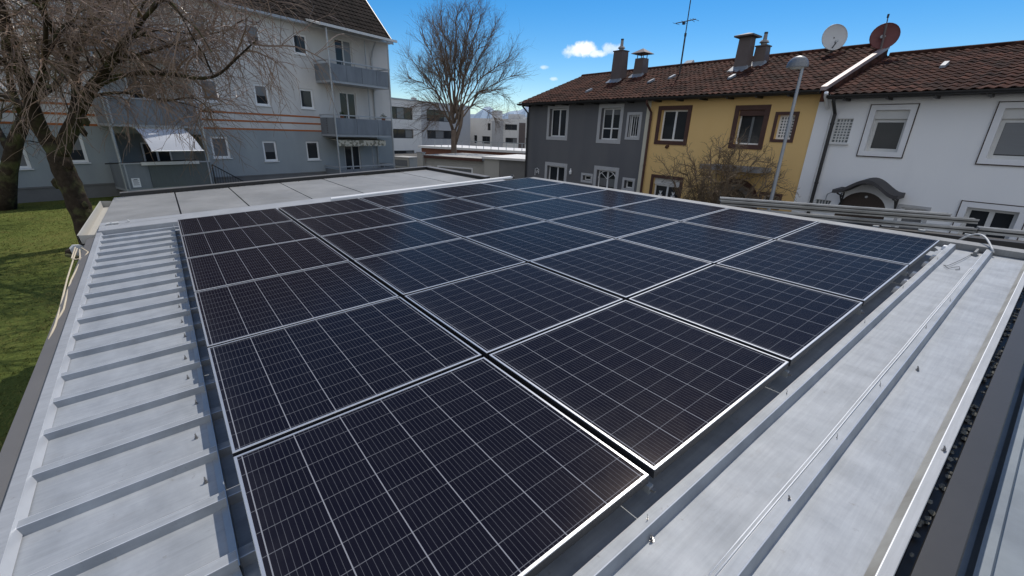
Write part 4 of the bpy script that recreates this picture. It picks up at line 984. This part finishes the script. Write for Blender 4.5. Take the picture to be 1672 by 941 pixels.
# things standing on the balconies
for x, z, s in ((18.0, 4.12, .3), (21.3, 4.10, .35)):
    o = P_.root('pot_plant', x, -1.3); o.location.z = z-.28
    tag(o, 'small potted plant behind the middle balcony handrail, '+('beside the front post' if x < 19 else 'at the far right corner'), 'plant')
    g = MB(); g.tube([(x, -1.3, 0), (x, -1.3, .25)], [.09, .13], 8); part(g, 'pot', M['terracotta'], o)
    g = MB()
    for k in range(120):
        a, b_ = random.random()*6.28, random.random()*1.4; r = random.uniform(.1, s*.8); c = Vector((x+r*math.cos(a)*math.sin(b_), -1.3+r*math.sin(a)*math.sin(b_), .27+r*math.cos(b_)))
        e = Vector((random.gauss(0, .03), random.gauss(0, .03), random.gauss(0, .03))); g.poly([c, c+e, c+Vector((e.y, e.z, e.x))])
    part(g, 'leaves', M['potgreen'], o)

# ---------------------------------------------------------------- modern buildings far behind
Q = Facade(-1.2654, 52.)
x0, zt = Q.p(625, 157); x1, _ = Q.p(768, 176)
mo = Q.root('modern_building', (x0+x1)/2); tag(mo, 'modern flat roofed white building with dark ribbon windows behind the bare tree', 'building')
xm = Q.p(688, 200)[0]; zt = Q.p(660, 163)[1]
rows = [Q.p(655, y)[1] for y in (195, 175)], [Q.p(657, y)[1] for y in (226, 211)], [Q.p(660, y)[1] for y in (262, 246)]
hl = []; xw0, xw1 = Q.p(636, 185)[0], Q.p(674, 185)[0]
for r in rows: hl.append((xw0, xw1, r[0], r[1], .25)); hl.append((Q.p(697, 200)[0], Q.p(740, 200)[0], r[0], r[1], .25))
g = MB(); holed(g, x0-6, xm, -3, zt, [h for h in hl if h[1] < xm+.1]); holed(g, xm, x1, -3, zt, [h for h in hl if h[0] > xm], y=.0, m=1)  # right part of the front darker, its shade put into the colour
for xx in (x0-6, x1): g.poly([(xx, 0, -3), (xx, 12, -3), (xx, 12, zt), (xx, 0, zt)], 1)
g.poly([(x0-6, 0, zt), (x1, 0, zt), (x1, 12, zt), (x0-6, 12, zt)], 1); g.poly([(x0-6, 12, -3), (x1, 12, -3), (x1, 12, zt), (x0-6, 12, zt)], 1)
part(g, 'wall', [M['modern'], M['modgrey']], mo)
for k, h in enumerate(hl): 
    window(mo, h[0], h[1], h[2], h[3], fw=.10, bars=(.33, .66), y=.2, frame='dark', curtain=((.68, 1, 0, 1) if k % 3 else (.34, .66, 0, 1)))
g = MB(); g.box(x0-6, x1+.1, -.12, .0-.001, zt-.05, zt+.12); part(g, 'parapet_cap', M['galv'], mo)
g = MB(); xs = Q.p(705, 170)[0]; g.box(xs, xs+.6, 4, 4.6, zt, zt+.8); part(g, 'chimney', M['modgrey'], mo)

TH2 = -2.686
W = Facade(TH2, 72.)
x0, zt = W.p(766, 193); x1, _ = W.p(880, 194.8)
lo = W.root('terrace_block', (x0+x1)/2); tag(lo, 'long low white apartment block with small dark windows, farthest back behind the bare tree', 'building')
hl = [W.rect(a, b) for a, b in (((824, 203), (844, 213)), ((825, 225), (844, 235)), ((787, 222.5), (800, 235)), ((796, 201.5), (801, 213)), ((774, 221), (779, 234)), ((858, 225), (864, 236)))]
hl = [(*h, .3) for h in hl]
g = MB(); holed(g, x0-3, x1+6, -3, zt, hl)
for xx in (x0-3, x1+6): g.poly([(xx, 0, -3), (xx, 10, -3), (xx, 10, zt), (xx, 0, zt)])
g.poly([(x0-3, 0, zt), (x1+6, 0, zt), (x1+6, 10, zt), (x0-3, 10, zt)])
part(g, 'wall', M['modern'], lo)
for k, h in enumerate(hl): window(lo, *h[:4], fw=.09, bars=(.5,) if h[1]-h[0] > 1.2 else (), y=.22, frame='dark', curtain=(.6, 1, 0, 1) if k % 2 else None)
xg = [W.p(x, 205)[0] for x in (804, 822)]; g = MB(); g.box(xg[0], xg[1], -.15, -.002, -3, zt-.4); part(g, 'projecting_bay', M['modgrey'], lo)
xg = [W.p(x, 205)[0] for x in (848, 858)]; g = MB(); g.box(xg[0], xg[1], -.10, -.002, -3, zt-.6); part(g, 'downpipe_recess', M['chimney'], lo)
for k, (x, w_, h_) in enumerate(((790, 1.2, 1.5), (818, 2.4, .9), (836, .8, .5))):
    g = MB(); xx = W.p(x, 190)[0]; g.box(xx, xx+w_, 3, 5, zt, zt+h_); part(g, 'roof_box', M['modgrey'], lo)

BR = Facade(TH2, 41.)
x0, zt = BR.p(688, 236); x1, _ = BR.p(880, 245)
bw = BR.root('brick_building', (x0+x1)/2); tag(bw, 'low red brick building with a pale roof edge behind the beige garages', 'building')
g = MB(); g.box(x0, x1, 0, 7, 0, zt-.35); part(g, 'wall', M['brick'], bw)
g = MB(); g.box(x0-.2, x1+.2, -.35, 7.2, zt-.349, zt-.12); part(g, 'roof_edge', M['modern'], bw)
g = MB(); 
for k in range(14): xx = x0+2+k*(x1-x0-2)/14; g.box(xx, xx+.05, -.3, -.25, zt-.12, zt+.55)
g.box(x0+4, x1, -.31, -.24, zt+.55, zt+.62); part(g, 'guard_rail', M['galv'], bw)
for a, b in ((800, 824), (832, 850)):
    xa, xb = BR.p(a, 255)[0], BR.p(b, 255)[0]; g = MB(); g.box(xa, xb, -.03, -.001, 0, zt-.8); part(g, 'door', M['brownwood'], bw)

# beige garages in front of it
G1 = Facade(TH2, 26.)
xa, za = G1.p(695, 253.5); xb, zb = G1.p(791, 260)
xp, _ = G1.p(687, 250)
gb = G1.root('garage', (xa+xb)/2); tag(gb, 'beige flat roofed garage with a framed dark window below the bare tree', 'garage')
wr = G1.rect((716, 272.5), (770, 286)); wr = (wr[0], wr[1], max(.3, wr[2]-.5), wr[3])
g = MB(); zt = (za+zb)/2; holed(g, xa, xb+1.2, 0, zt-.12, [(*wr, .12)]); 
for xx in (xa, xb+1.2): g.poly([(xx, 0, 0), (xx, 5, 0), (xx, 5, zt-.12), (xx, 0, zt-.12)])
g.poly([(xa, 5, 0), (xb+1.2, 5, 0), (xb+1.2, 5, zt-.12), (xa, 5, zt-.12)])
part(g, 'wall', M['garage'], gb)
window(gb, *wr, fw=.07, bars=(), surround='white', sw=.09, y=.08, frame='garage', pane='paneslat')
g = MB(); g.box(xa-.1, xb, -.3, 5.1, zt-.119, zt+.04); g.box(xa-.12, xb+.02, -.34, -.301, zt-.16, zt+.02, 1); part(g, 'roof', [M['garage'], M['brownwood']], gb)
xp0, zp = G1.p(687, 248); xp1, _ = G1.p(696, 248)
pi2 = G1.root('gate_pillar', (xp0+xp1)/2, -.4); tag(pi2, 'pale upright gate pillar at the left corner of the beige garage', 'pillar')
g = MB(); g.box(xp0, xp1, -.45, -.12, 0, zp-.06); part(g, 'shaft', M['garage'], pi2)
g = MB(); g.box(xp0-.03, xp1+.03, -.48, -.09, zp-.059, zp); part(g, 'cap', M['stone'], pi2)
G2 = Facade(TH2, 25.)
xa, za = G2.p(791, 256); xb, zb = G2.p(880, 263.5)
gc = G2.root('garage', (xa+xb)/2); tag(gc, 'taupe flat roofed garage beside the left corner of the slate grey house', 'garage')
zt = (za+zb)/2; xs = G2.p(815, 270)[0]
g = MB(); g.box(xa, xs, .0, 5, 0, zt-.08, 0); g.box(xs+.001, xb, .05, 5, 0, zt-.08, 1); part(g, 'wall', [M['garage'], M['garagedark']], gc)
g = MB(); g.box(xa-.1, xb+.1, -.2, 5.1, zt-.079, zt+.05); part(g, 'roof', M['modern'], gc)
# small white framed shelter between balconies and garages
G3 = Facade(TH2, 33.)
a, b, c, d = G3.rect((641, 257), (668, 279))
hu = G3.root('small_shed', (a+b)/2); tag(hu, 'small pale shed with a glazed upper half beside the apartment balconies', 'shed')
g = MB(); holed(g, a, b, 0, d, [(a+.15, b-.15, d-.75, d-.18, .1)]); g.box(a, b, .101, 1.5, 0, d-.001); g.box(a-.06, b+.06, -.06, 1.6, d+.001, d+.09); part(g, 'wall', M['garage'], hu)
g = MB(); g.box(a+.15, b-.15, .05, .06, d-.75, d-.18); part(g, 'pane', M['curtain'], hu)

# ---------------------------------------------------------------- street lamp
lb = hit(1258, 331, Vector((0, -12.2, 0)), Vector((0, 1, 0))); lt = hit(1303, 112, Vector((0, -12.2, 0)), Vector((0, 1, 0)))
sp = empty('street_lamp', (lb.x, -12.2, 0)); tag(sp, 'grey street lamp with a curved hood standing before the ochre house', 'street lamp')
g = MB(); g.tube([(0, 0, 0), (0, 0, .9), (0, 0, .95), (0, 0, lt.z)], [.066, .066, .046, .034], 10); g.build('pole', M['lampmetal'], sp, smooth=False)
g = MB(); N1 = 20; cx = .12; zz = lt.z+.02      # domed hood, long axis along the facade
ringz = []
for q in range(7):
    t = q/6*math.pi/2; ringz.append([(cx+.235*math.cos(t)*math.cos(a), .14*math.cos(t)*math.sin(a), zz+.04+.21*math.sin(t)) for a in [2*math.pi*k/N1 for k in range(N1)]])
for q in range(6):
    for k in range(N1): g.poly([ringz[q][k], ringz[q][(k+1) % N1], ringz[q+1][(k+1) % N1], ringz[q+1][k]])
lowr = [(x, y, z-.035) for x, y, z in ringz[0]]
for k in range(N1): g.poly([lowr[k], lowr[(k+1) % N1], ringz[0][(k+1) % N1], ringz[0][k]])
hd = g.build('lamp_hood', M['galvdark'], sp, smooth=True)
g = MB(); rr = [(cx+(x-cx)*.8, y*.8, zz+.01) for x, y, z in ringz[0]]; r2 = [(cx+(x-cx)*.5, y*.5, zz-.035) for x, y, z in ringz[0]]
for k in range(N1): g.poly([rr[k], rr[(k+1) % N1], lowr[(k+1) % N1], lowr[k]]); g.poly([r2[k], r2[(k+1) % N1], rr[(k+1) % N1], rr[k]])
g.poly(r2); g.build('lamp_cover', M['offwhite'], hd)

# ================================================================== TREES
def wander(rnd, p, d, L_, seg, r0, r1, wob, trop, tropk):
    pts = [Vector(p)]; d = Vector(d).normalized(); rad = [r0]
    for k in range(seg):
        d = (d+Vector((rnd.gauss(0, wob), rnd.gauss(0, wob), rnd.gauss(0, wob)))+Vector(trop)*tropk*(k+1)/seg).normalized()
        pts.append(pts[-1]+d*(L_/seg)); rad.append(r0+(r1-r0)*(k+1)/seg)
    return pts, rad
def along(pts, t):
    x = t*(len(pts)-1); k = min(int(x), len(pts)-2); f = x-k
    return pts[k].lerp(pts[k+1], f), (pts[k+1]-pts[k]).normalized()
def side(rnd, d, ang):
    a = d.orthogonal().normalized(); b = d.cross(a); t = rnd.random()*6.2832
    return (d*math.cos(ang)+(a*math.cos(t)+b*math.sin(t))*math.sin(ang)).normalized()
def twigs(rnd, mb, pts, n, l0, l1, r, trop, tropk, sub=3, t0=.15, sides=3, wob=.16, ang=(.5, 1.2), seg=5, subl=.5):
    for _ in range(n):
        t = rnd.uniform(t0, 1); p, d = along(pts, t); l = rnd.uniform(l0, l1)
        q, rd = wander(rnd, p, side(rnd, d, rnd.uniform(*ang)), l, seg, r*rnd.uniform(.8, 1.2), r*.45, wob, trop, tropk)
        mb.tube(q, rd, sides, cap=False)
        for _ in range(sub):
            p2, d2 = along(q, rnd.uniform(.2, .95)); q2, rd2 = wander(rnd, p2, side(rnd, d2, rnd.uniform(.4, .95)), l*subl*rnd.uniform(.6, 1.2), 4, r*.62, r*.35, wob, trop, tropk)
            mb.tube(q2, rd2, sides, cap=False)
# ---- near tree on the lawn
def near_tree():
    rnd = random.Random(3); D0 = 11.74
    base = at_depth(152, 412, D0); root = empty('bare_tree', (base.x, base.y, 0)); tag(root, 'big bare tree with a thick mossy forked trunk on the lawn, drooping pale twigs', 'tree')
    tr = MB(); cr = MB()
    def pl(l, res=3):
        P = [at_depth(x, y, D0+d) for x, y, d in l]; out = []
        for k in range(len(P)-1):                       # Catmull-Rom
            p0, p1, p2, p3 = P[max(k-1, 0)], P[k], P[k+1], P[min(k+2, len(P)-1)]
            for q in range(res):
                t = q/res; out.append(.5*((2*p1)+(p2-p0)*t+(2*p0-5*p1+4*p2-p3)*t*t+(3*p1-p0-3*p2+p3)*t**3))
        out.append(P[-1]); return out
    def limb(l, r0, r1, n=9, nb=0, bl=(1.0, 2.0), knob=.10, r_exp=1., br=.026, tw=7, ntw=(.7, 1.5), tm=.12):
        r0 *= .64; r1 *= .64; P = pl(l); m = len(P); rad = [(r0+(r1-r0)*(k/(m-1))**r_exp)*(1+rnd.uniform(-knob, knob)) for k in range(m)]
        tr.tube(P, rad, n)
        for _ in range(nb):
            t = rnd.uniform(tm, 1); p, d = along(P, t); ll = rnd.uniform(*bl)
            dd = side(rnd, d, rnd.uniform(.6, 1.25)); dd.z = dd.z*.6+.12
            b, bd = wander(rnd, p, dd, ll, 7, br*rnd.uniform(.8, 1.3), .011, .16, (0, 0, -1), .16)
            (tr if ll > 1.6 else cr).tube(b, bd, 5 if ll > 1.6 else 4, cap=False)
            twigs(rnd, cr, b, int(tw*1.5), ntw[0], ntw[1], .0085, (.10, -.12, -1), .21, sub=3, wob=.09)
        twigs(rnd, cr, P, nb*2, .6, 1.3, .0085, (.1, -.1, -1), .26, sub=2, t0=max(tm, .15))
        return P
    # trunk with flared foot and burrs
    limb([(155, 418, 0), (146, 385, 0), (134, 350, 0), (119, 312, 0), (104, 278, 0), (94, 250, 0), (88, 232, 0)], .42, .34, 14, 0, knob=.08)
    limb([(90, 246, 0), (64, 208, -.2), (50, 165, -.4), (38, 122, -.6), (20, 72, -.9), (4, 20, -1.1), (-10, -45, -1.3)], .30, .10, 10, 9, tm=.5)
    limb([(97, 252, 0), (113, 218, .1), (127, 190, .1), (142, 156, 0), (164, 127, -.2), (184, 103, -.4), (203, 78, -.7)], .31, .11, 10, 8, tm=.6)
    limb([(116, 212, .1), (124, 170, .3), (123, 125, .4), (116, 72, .5), (113, 10, .6), (108, -70, .7)], .20, .08, 9, 10, tm=.35)
    limb([(148, 146, 0), (188, 127, -.3), (238, 119, -.6), (290, 123, -.9), (332, 128, -1.1), (358, 121, -1.3), (386, 96, -1.5), (418, 66, -1.8)], .105, .022, 7, 12, (.7, 1.7), br=.022)
    limb([(140, 162, 0), (172, 153, .4), (220, 153, .8), (268, 165, 1.2), (315, 160, 1.5), (350, 185, 1.7)], .075, .02, 7, 11, (.8, 1.7), br=.02)
    limb([(184, 103, -.4), (238, 86, -.1), (292, 70, .3), (342, 56, .5), (386, 46, .7)], .085, .02, 7, 11, (.8, 1.7), br=.022)
    limb([(203, 78, -.7), (228, 40, -1.0), (258, 0, -1.3), (296, -48, -1.6)], .09, .04, 7, 10, (.9, 2.0))
    limb([(57, 186, -.3), (22, 163, 0), (-20, 150, .3), (-70, 150, .5)], .12, .04, 7, 8)
    limb([(40, 130, -.5), (2, 98, -.9), (-40, 70, -1.4), (-90, 40, -1.8)], .12, .04, 7, 8)
    limb([(120, 120, .4), (92, 60, -.6), (62, 8, -1.6), (30, -50, -2.4)], .11, .04, 7, 10)
    limb([(130, 185, 0), (178, 100, -1.0), (235, 30, -2.0), (285, -20, -2.7)], .10, .04, 7, 11)
    limb([(118, 95, .4), (150, 42, 1.4), (195, 2, 2.4), (240, -40, 3.2)], .10, .04, 7, 10)
    limb([(122, 140, .4), (80, 100, 1.4), (40, 40, 2.4), (0, -20, 3.2)], .10, .04, 7, 9)
    limb([(117, 75, .5), (160, 20, .3), (210, -30, .1)], .09, .05, 7, 9)
    limb([(50, 165, -.4), (70, 110, -1.4), (75, 50, -2.2), (70, -20, -2.8)], .10, .04, 7, 9)
    # burrs and knots
    for x, y, d, r in ((140, 196, -.18, .14), (137, 215, -.14, .12), (112, 268, -.3, .16), (70, 232, -.2, .12), (140, 335, -.25, .10), (122, 300, .15, .2), (148, 352, -.05, .16), (92, 300, 0, .14)):
        c = at_depth(x, y, D0+d); tr.tube([c+Vector((0, 0, -r)), c+Vector((.02, 0, -r*.4)), c+Vector((0, .02, r*.4)), c+Vector((0, 0, r))], [r*.25, r*.6, r*.55, r*.2], 7)
    wb(tr, 'trunk', M['bark'], root, smooth=True)
    wb(cr, 'crown', M['twig'], root)
near_tree()
def edge_tree():
    rnd = random.Random(11); D0 = 16.2; base = at_depth(6, 350, D0); root = empty('bare_tree', (base.x, base.y, 0)); tag(root, 'dark bare tree at the left edge of the lawn against the apartment building', 'tree')
    tr = MB(); cr = MB(); z0 = Vector((base.x, base.y, 0))
    P = [z0, at_depth(8, 318, D0), at_depth(14, 280, D0), at_depth(26, 228, D0), at_depth(42, 190, D0), at_depth(58, 160, D0-.3), at_depth(75, 110, D0-.6)]
    tr.tube(P, [.40, .32, .25, .22, .20, .15, .09], 12)
    for l in ([(20, 255, 0), (-2, 215, .6), (-25, 170, 1.2), (-50, 110, 1.5)], [(40, 195, 0), (20, 150, -.6), (10, 95, -1.2), (0, 30, -1.6)], [(58, 160, -.3), (90, 140, .4), (125, 95, .8), (150, 40, 1.)]):
        Q_ = [at_depth(x, y, D0+d) for x, y, d in l]; tr.tube(Q_, [.13, .10, .07, .035], 8)
        for _ in range(14):
            p, d = along(Q_, rnd.uniform(.15, 1)); b, bd = wander(rnd, p, side(rnd, d, rnd.uniform(.5, 1.1)), rnd.uniform(1.2, 2.6), 7, .04, .012, .15, (0, 0, -1), .08)
            tr.tube(b, bd, 4, cap=False); twigs(rnd, cr, b, 8, .5, 1.1, .010, (0, 0, -1), .12, sub=2)
    wb(tr, 'trunk', M['bark'], root, smooth=True); wb(cr, 'crown', M['twigdark'], root)
edge_tree()
def mid_tree():
    rnd = random.Random(23); D0 = 38.2; b0 = at_depth(742, 262, D0); root = empty('bare_tree', (b0.x, b0.y, 0)); tag(root, 'tall bare tree with a rounded fan of fine branches standing between the buildings', 'tree')
    tr = MB(); cr = MB(); base = Vector((b0.x, b0.y, 0)); fk = at_depth(741, 212, D0)
    tr.tube([base, base.lerp(fk, .5)+Vector((.05, 0, 0)), fk], [.36, .25, .23], 12)
    tr.tube([base.lerp(fk, .62), at_depth(752, 205, D0), at_depth(756, 180, D0)], [.18, .15, .11], 9)
    stems = []
    ends = [(746, 10, 0, .12), (718, 16, .8, .11), (772, 14, -.8, .115), (684, 44, -1.2, .09), (808, 44, 1.2, .095), (666, 92, 1.0, .085), (834, 92, -1.0, .09), (730, 40, -2.4, .075), (764, 36, 2.4, .075),
            (668, 128, -.6, .075), (836, 124, .6, .08), (706, 60, 2.6, .085), (788, 62, -2.6, .085), (670, 176, .6, .06), (834, 160, -.6, .065), (690, 216, -1.6, .05), (816, 200, 1.4, .055), (706, 26, 1.6, .09), (786, 24, -1.8, .09), (712, 110, -3.6, .055), (778, 110, 3.6, .055)]
    for x, y, d, r in ends:
        s0 = at_depth(742+(x-742)*.05, 214-rnd.uniform(0, 34), D0); e = at_depth(x, y, D0+d); low = y > 130
        m1 = s0.lerp(e, .4)+Vector((0, 0, 1.0 if not low else 1.0)); m0 = s0.lerp(e, .18)+Vector((0, 0, .45 if not low else .5)); m2 = s0.lerp(e, .72)+Vector((0, 0, .5 if not low else .75))
        P = [s0, m0, m1, m2, e]; P2 = []
        for k in range(4):
            for q in range(3): P2.append(P[k].lerp(P[k+1], q/3)+Vector((rnd.gauss(0, .05), rnd.gauss(0, .05), rnd.gauss(0, .05))))
        P2.append(e); n = len(P2)
        tr.tube(P2, [r*.8*(1-.85*k/(n-1))+.008 for k in range(n)], 7)
        ax = (e-s0).normalized()
        for _ in range(20):
            t = rnd.uniform(.28, 1); p, dd = along(P2, t); L_ = (1.0+2.2*(1-t))*rnd.uniform(.6, 1.15)*(.75 if low else 1)
            dv = side(rnd, dd, rnd.uniform(.35, .85)); dv = (dv+Vector((0, 0, .25 if not low else -.02))).normalized()
            b, bd = wander(rnd, p, dv, L_, 7, (.020+.026*(1-t)), .008, .11, (0, 0, 1), .07 if not low else -.04)
            tr.tube(b, bd, 4, cap=False)
            twigs(rnd, cr, b, int(5+L_*3), .6, 1.5, .0075, (0, 0, 1), .10 if not low else -.02, sub=2, wob=.08, ang=(.3, .75), seg=4)
    wb(tr, 'trunk', M['twigdark'], root, smooth=True); wb(cr, 'crown', M['twigdark'], root)
mid_tree()
def shrub():
    rnd = random.Random(5); c = hit(1166, 330, Vector((0, -13.4, 0)), Vector((0, 1, 0))); root = empty('bare_shrub', (c.x, -13.4, 0)); tag(root, 'bare wiry shrub growing against the ochre house between its window and door', 'shrub')
    tr = MB(); cr = MB(); b0 = Vector((c.x, -13.4, 0))
    for k in range(16):
        a = k/16*6.28+rnd.uniform(-.2, .2); sp_ = rnd.uniform(.25, .95); L_ = rnd.uniform(2.5, 3.55)*(1 if sp_ < .6 else .95)
        d = Vector((math.cos(a)*sp_*.46, math.sin(a)*sp_*.35, 1))
        P, rd = wander(rnd, b0+Vector((rnd.gauss(0, .12), rnd.gauss(0, .08), 0)), d, L_, 9, .035, .009, .10, (0, 0, 1), .05)
        tr.tube(P, rd, 6, cap=False)
        for _ in range(12):
            p, dd = along(P, rnd.uniform(.3, 1)); b, bd = wander(rnd, p, side(rnd, dd, rnd.uniform(.4, 1.1)), rnd.uniform(.30, .75), 6, .014, .006, .22, (0, 0, 1), .06)
            cr.tube(b, bd, 4, cap=False); twigs(rnd, cr, b, 9, .16, .42, .0068, (0, 0, 1), .08, sub=2, wob=.25, seg=4)
    wb(tr, 'stem', M['shrubwood'], root); wb(cr, 'crown', M['shrubwood'], root)
shrub()

# ================================================================== ROPE BUNDLE beside the gutter
rb = empty('rope_bundle', roof(4.75, -.86, -.3)); tag(rb, 'bundle of pale ropes and sticks hanging beside the gutter above the lawn', 'bundle')
g = MB()
def rp(x, y, w_): u, v = rpix(x, y, w_); return roof(u, v, w_)
g.tube([rp(109, 417, -.2), rp(124, 420, -.2), rp(143, 424, -.2)], .018, 6); g.tube([rp(112, 410, -.22), rp(146, 409, -.2)], .02, 6); g.tube([rp(116, 413, -.26), rp(138, 416, -.26)], .055, 8)
g.tube([rp(118, 404, -.24), rp(142, 405, -.2)], .012, 5); wb(g, 'stick', M['bark'], rb)
g = MB(); g.tube([rp(119, 402, -.17), rp(123, 406, -.17), rp(128, 409, -.17)], [.012, .045, .06], 7); wb(g, 'cap', M['offwhite'], rb)
for pts in ([(126, 406), (121, 420), (110, 455), (99, 500), (90, 532), (78, 559)], [(130, 408), (131, 428), (116, 458), (112, 470), (104, 505), (91, 530)], [(123, 404), (117, 422), (124, 424), (137, 421), (144, 412), (133, 405)]):
    g = MB(); g.tube([rp(x, y, -.112-.012*(k % 2)) for k, (x, y) in enumerate(pts)], .006, 6); wb(g, 'rope', M['rope'], rb, smooth=True)
g = MB(); g.tube([rp(128, 416, -.25), roof(4.55, -.73, -.22)], .015, 6); wb(g, 'bracket', M['dark'], rb)

# ================================================================== CLOUDS in the sky dome
geo = N.new('ShaderNodeTexCoord')
def vm(op, a, b):
    n = N.new('ShaderNodeVectorMath'); n.operation = op
    for k, q in enumerate((a, b)):
        if isinstance(q, (tuple, list, Vector)): n.inputs[k].default_value = q
        elif q is not None: L.new(q, n.inputs[k])
    return n
def mm(op, a, b=None, c=None):
    n = N.new('ShaderNodeMath'); n.operation = op
    for k, q in enumerate((a, b, c)):
        if q is None: continue
        if isinstance(q, (int, float)): n.inputs[k].default_value = q
        else: L.new(q, n.inputs[k])
    return n.outputs[0]
dirn = geo.outputs['Generated']
def noi(s, d=7): 
    n = N.new('ShaderNodeTexNoise'); n.inputs['Scale'].default_value = s; n.inputs['Detail'].default_value = d; n.inputs['Roughness'].default_value = .62; L.new(dirn, n.inputs['Vector']); return n.outputs['Fac']
nf = noi(38.)
tot = None
for x, y, a, b, dens in ((940, 84, 19, 8, .75), (955, 81, 17, 10, .85), (974, 88, 15, 5, .7), (1002, 80, 15, 7, .5), (889, 110, 7, 3, .4), (903, 129, 6, 3, .4)):
    d = ray(x, y).normalized(); rt = d.cross(Vector((0, 0, 1))).normalized(); up = rt.cross(d)
    k = FPX/1.06
    e = mm('ADD', mm('POWER', mm('ABSOLUTE', mm('MULTIPLY', vm('DOT_PRODUCT', dirn, rt).outputs['Value'], k/a)), 2.), mm('POWER', mm('ABSOLUTE', mm('MULTIPLY', vm('DOT_PRODUCT', dirn, up).outputs['Value'], k/b)), 2.))
    # offset: dot of the centre direction with rt/up is zero, so e is 0 at the centre; keep to the front half
    fr_ = mm('GREATER_THAN', vm('DOT_PRODUCT', dirn, d).outputs['Value'], 0.)
    v = mm('SUBTRACT', mm('ADD', mm('MULTIPLY', nf, 3.2), -.55), e)
    mr = N.new('ShaderNodeMapRange'); mr.interpolation_type = 'SMOOTHSTEP'; mr.inputs['From Min'].default_value = -.1; mr.inputs['From Max'].default_value = 1.1; mr.inputs['To Max'].default_value = dens; L.new(v, mr.inputs['Value'])
    o_ = mm('MULTIPLY', mr.outputs[0], fr_); tot = o_ if tot is None else mm('MAXIMUM', tot, o_)
bk = N.new('ShaderNodeMapRange'); bk.interpolation_type = 'SMOOTHSTEP'; bk.inputs['From Min'].default_value = -.12; bk.inputs['From Max'].default_value = .25  # unseen bright clouds behind the camera, added to lift the shaded facades
L.new(vm('DOT_PRODUCT', dirn, -FH).outputs['Value'], bk.inputs['Value'])
cn_ = noi(3.2, 9); cr_ = N.new('ShaderNodeMapRange'); cr_.interpolation_type = 'SMOOTHSTEP'; cr_.inputs['From Min'].default_value = .40; cr_.inputs['From Max'].default_value = .62; cr_.inputs['To Max'].default_value = .9; L.new(cn_, cr_.inputs['Value'])
tot = mm('MAXIMUM', tot, mm('MULTIPLY', bk.outputs[0], cr_.outputs[0]))
sz = N.new('ShaderNodeSeparateXYZ'); L.new(dirn, sz.inputs[0])
hz = N.new('ShaderNodeMapRange'); hz.interpolation_type = 'SMOOTHSTEP'; hz.inputs['From Min'].default_value = .30; hz.inputs['From Max'].default_value = .02; hz.inputs['To Max'].default_value = .9; L.new(sz.outputs['Z'], hz.inputs['Value'])
hm = N.new('ShaderNodeMix'); hm.data_type = 'RGBA'; L.new(mm('MULTIPLY', hz.outputs[0], bk.outputs[0]), hm.inputs['Factor']); L.new(hs.outputs[0], hm.inputs['A']); hm.inputs['B'].default_value = (5.0, 5.3, 5.7, 1)  # pale haze added low behind the camera to grey the pane reflections
cm = N.new('ShaderNodeMix'); cm.data_type = 'RGBA'; L.new(tot, cm.inputs['Factor']); L.new(hm.outputs['Result'], cm.inputs['A']); cm.inputs['B'].default_value = (9.6, 9.4, 9.2, 1)
L.new(cm.outputs['Result'], bg.inputs['Color'])
for m_ in (a for a in bpy.data.objects if '_lx' in a.keys()):
    pass
for ob in list(bpy.data.objects):
    for k in ('_lx', '_ly'):
        if k in ob.keys(): del ob[k]
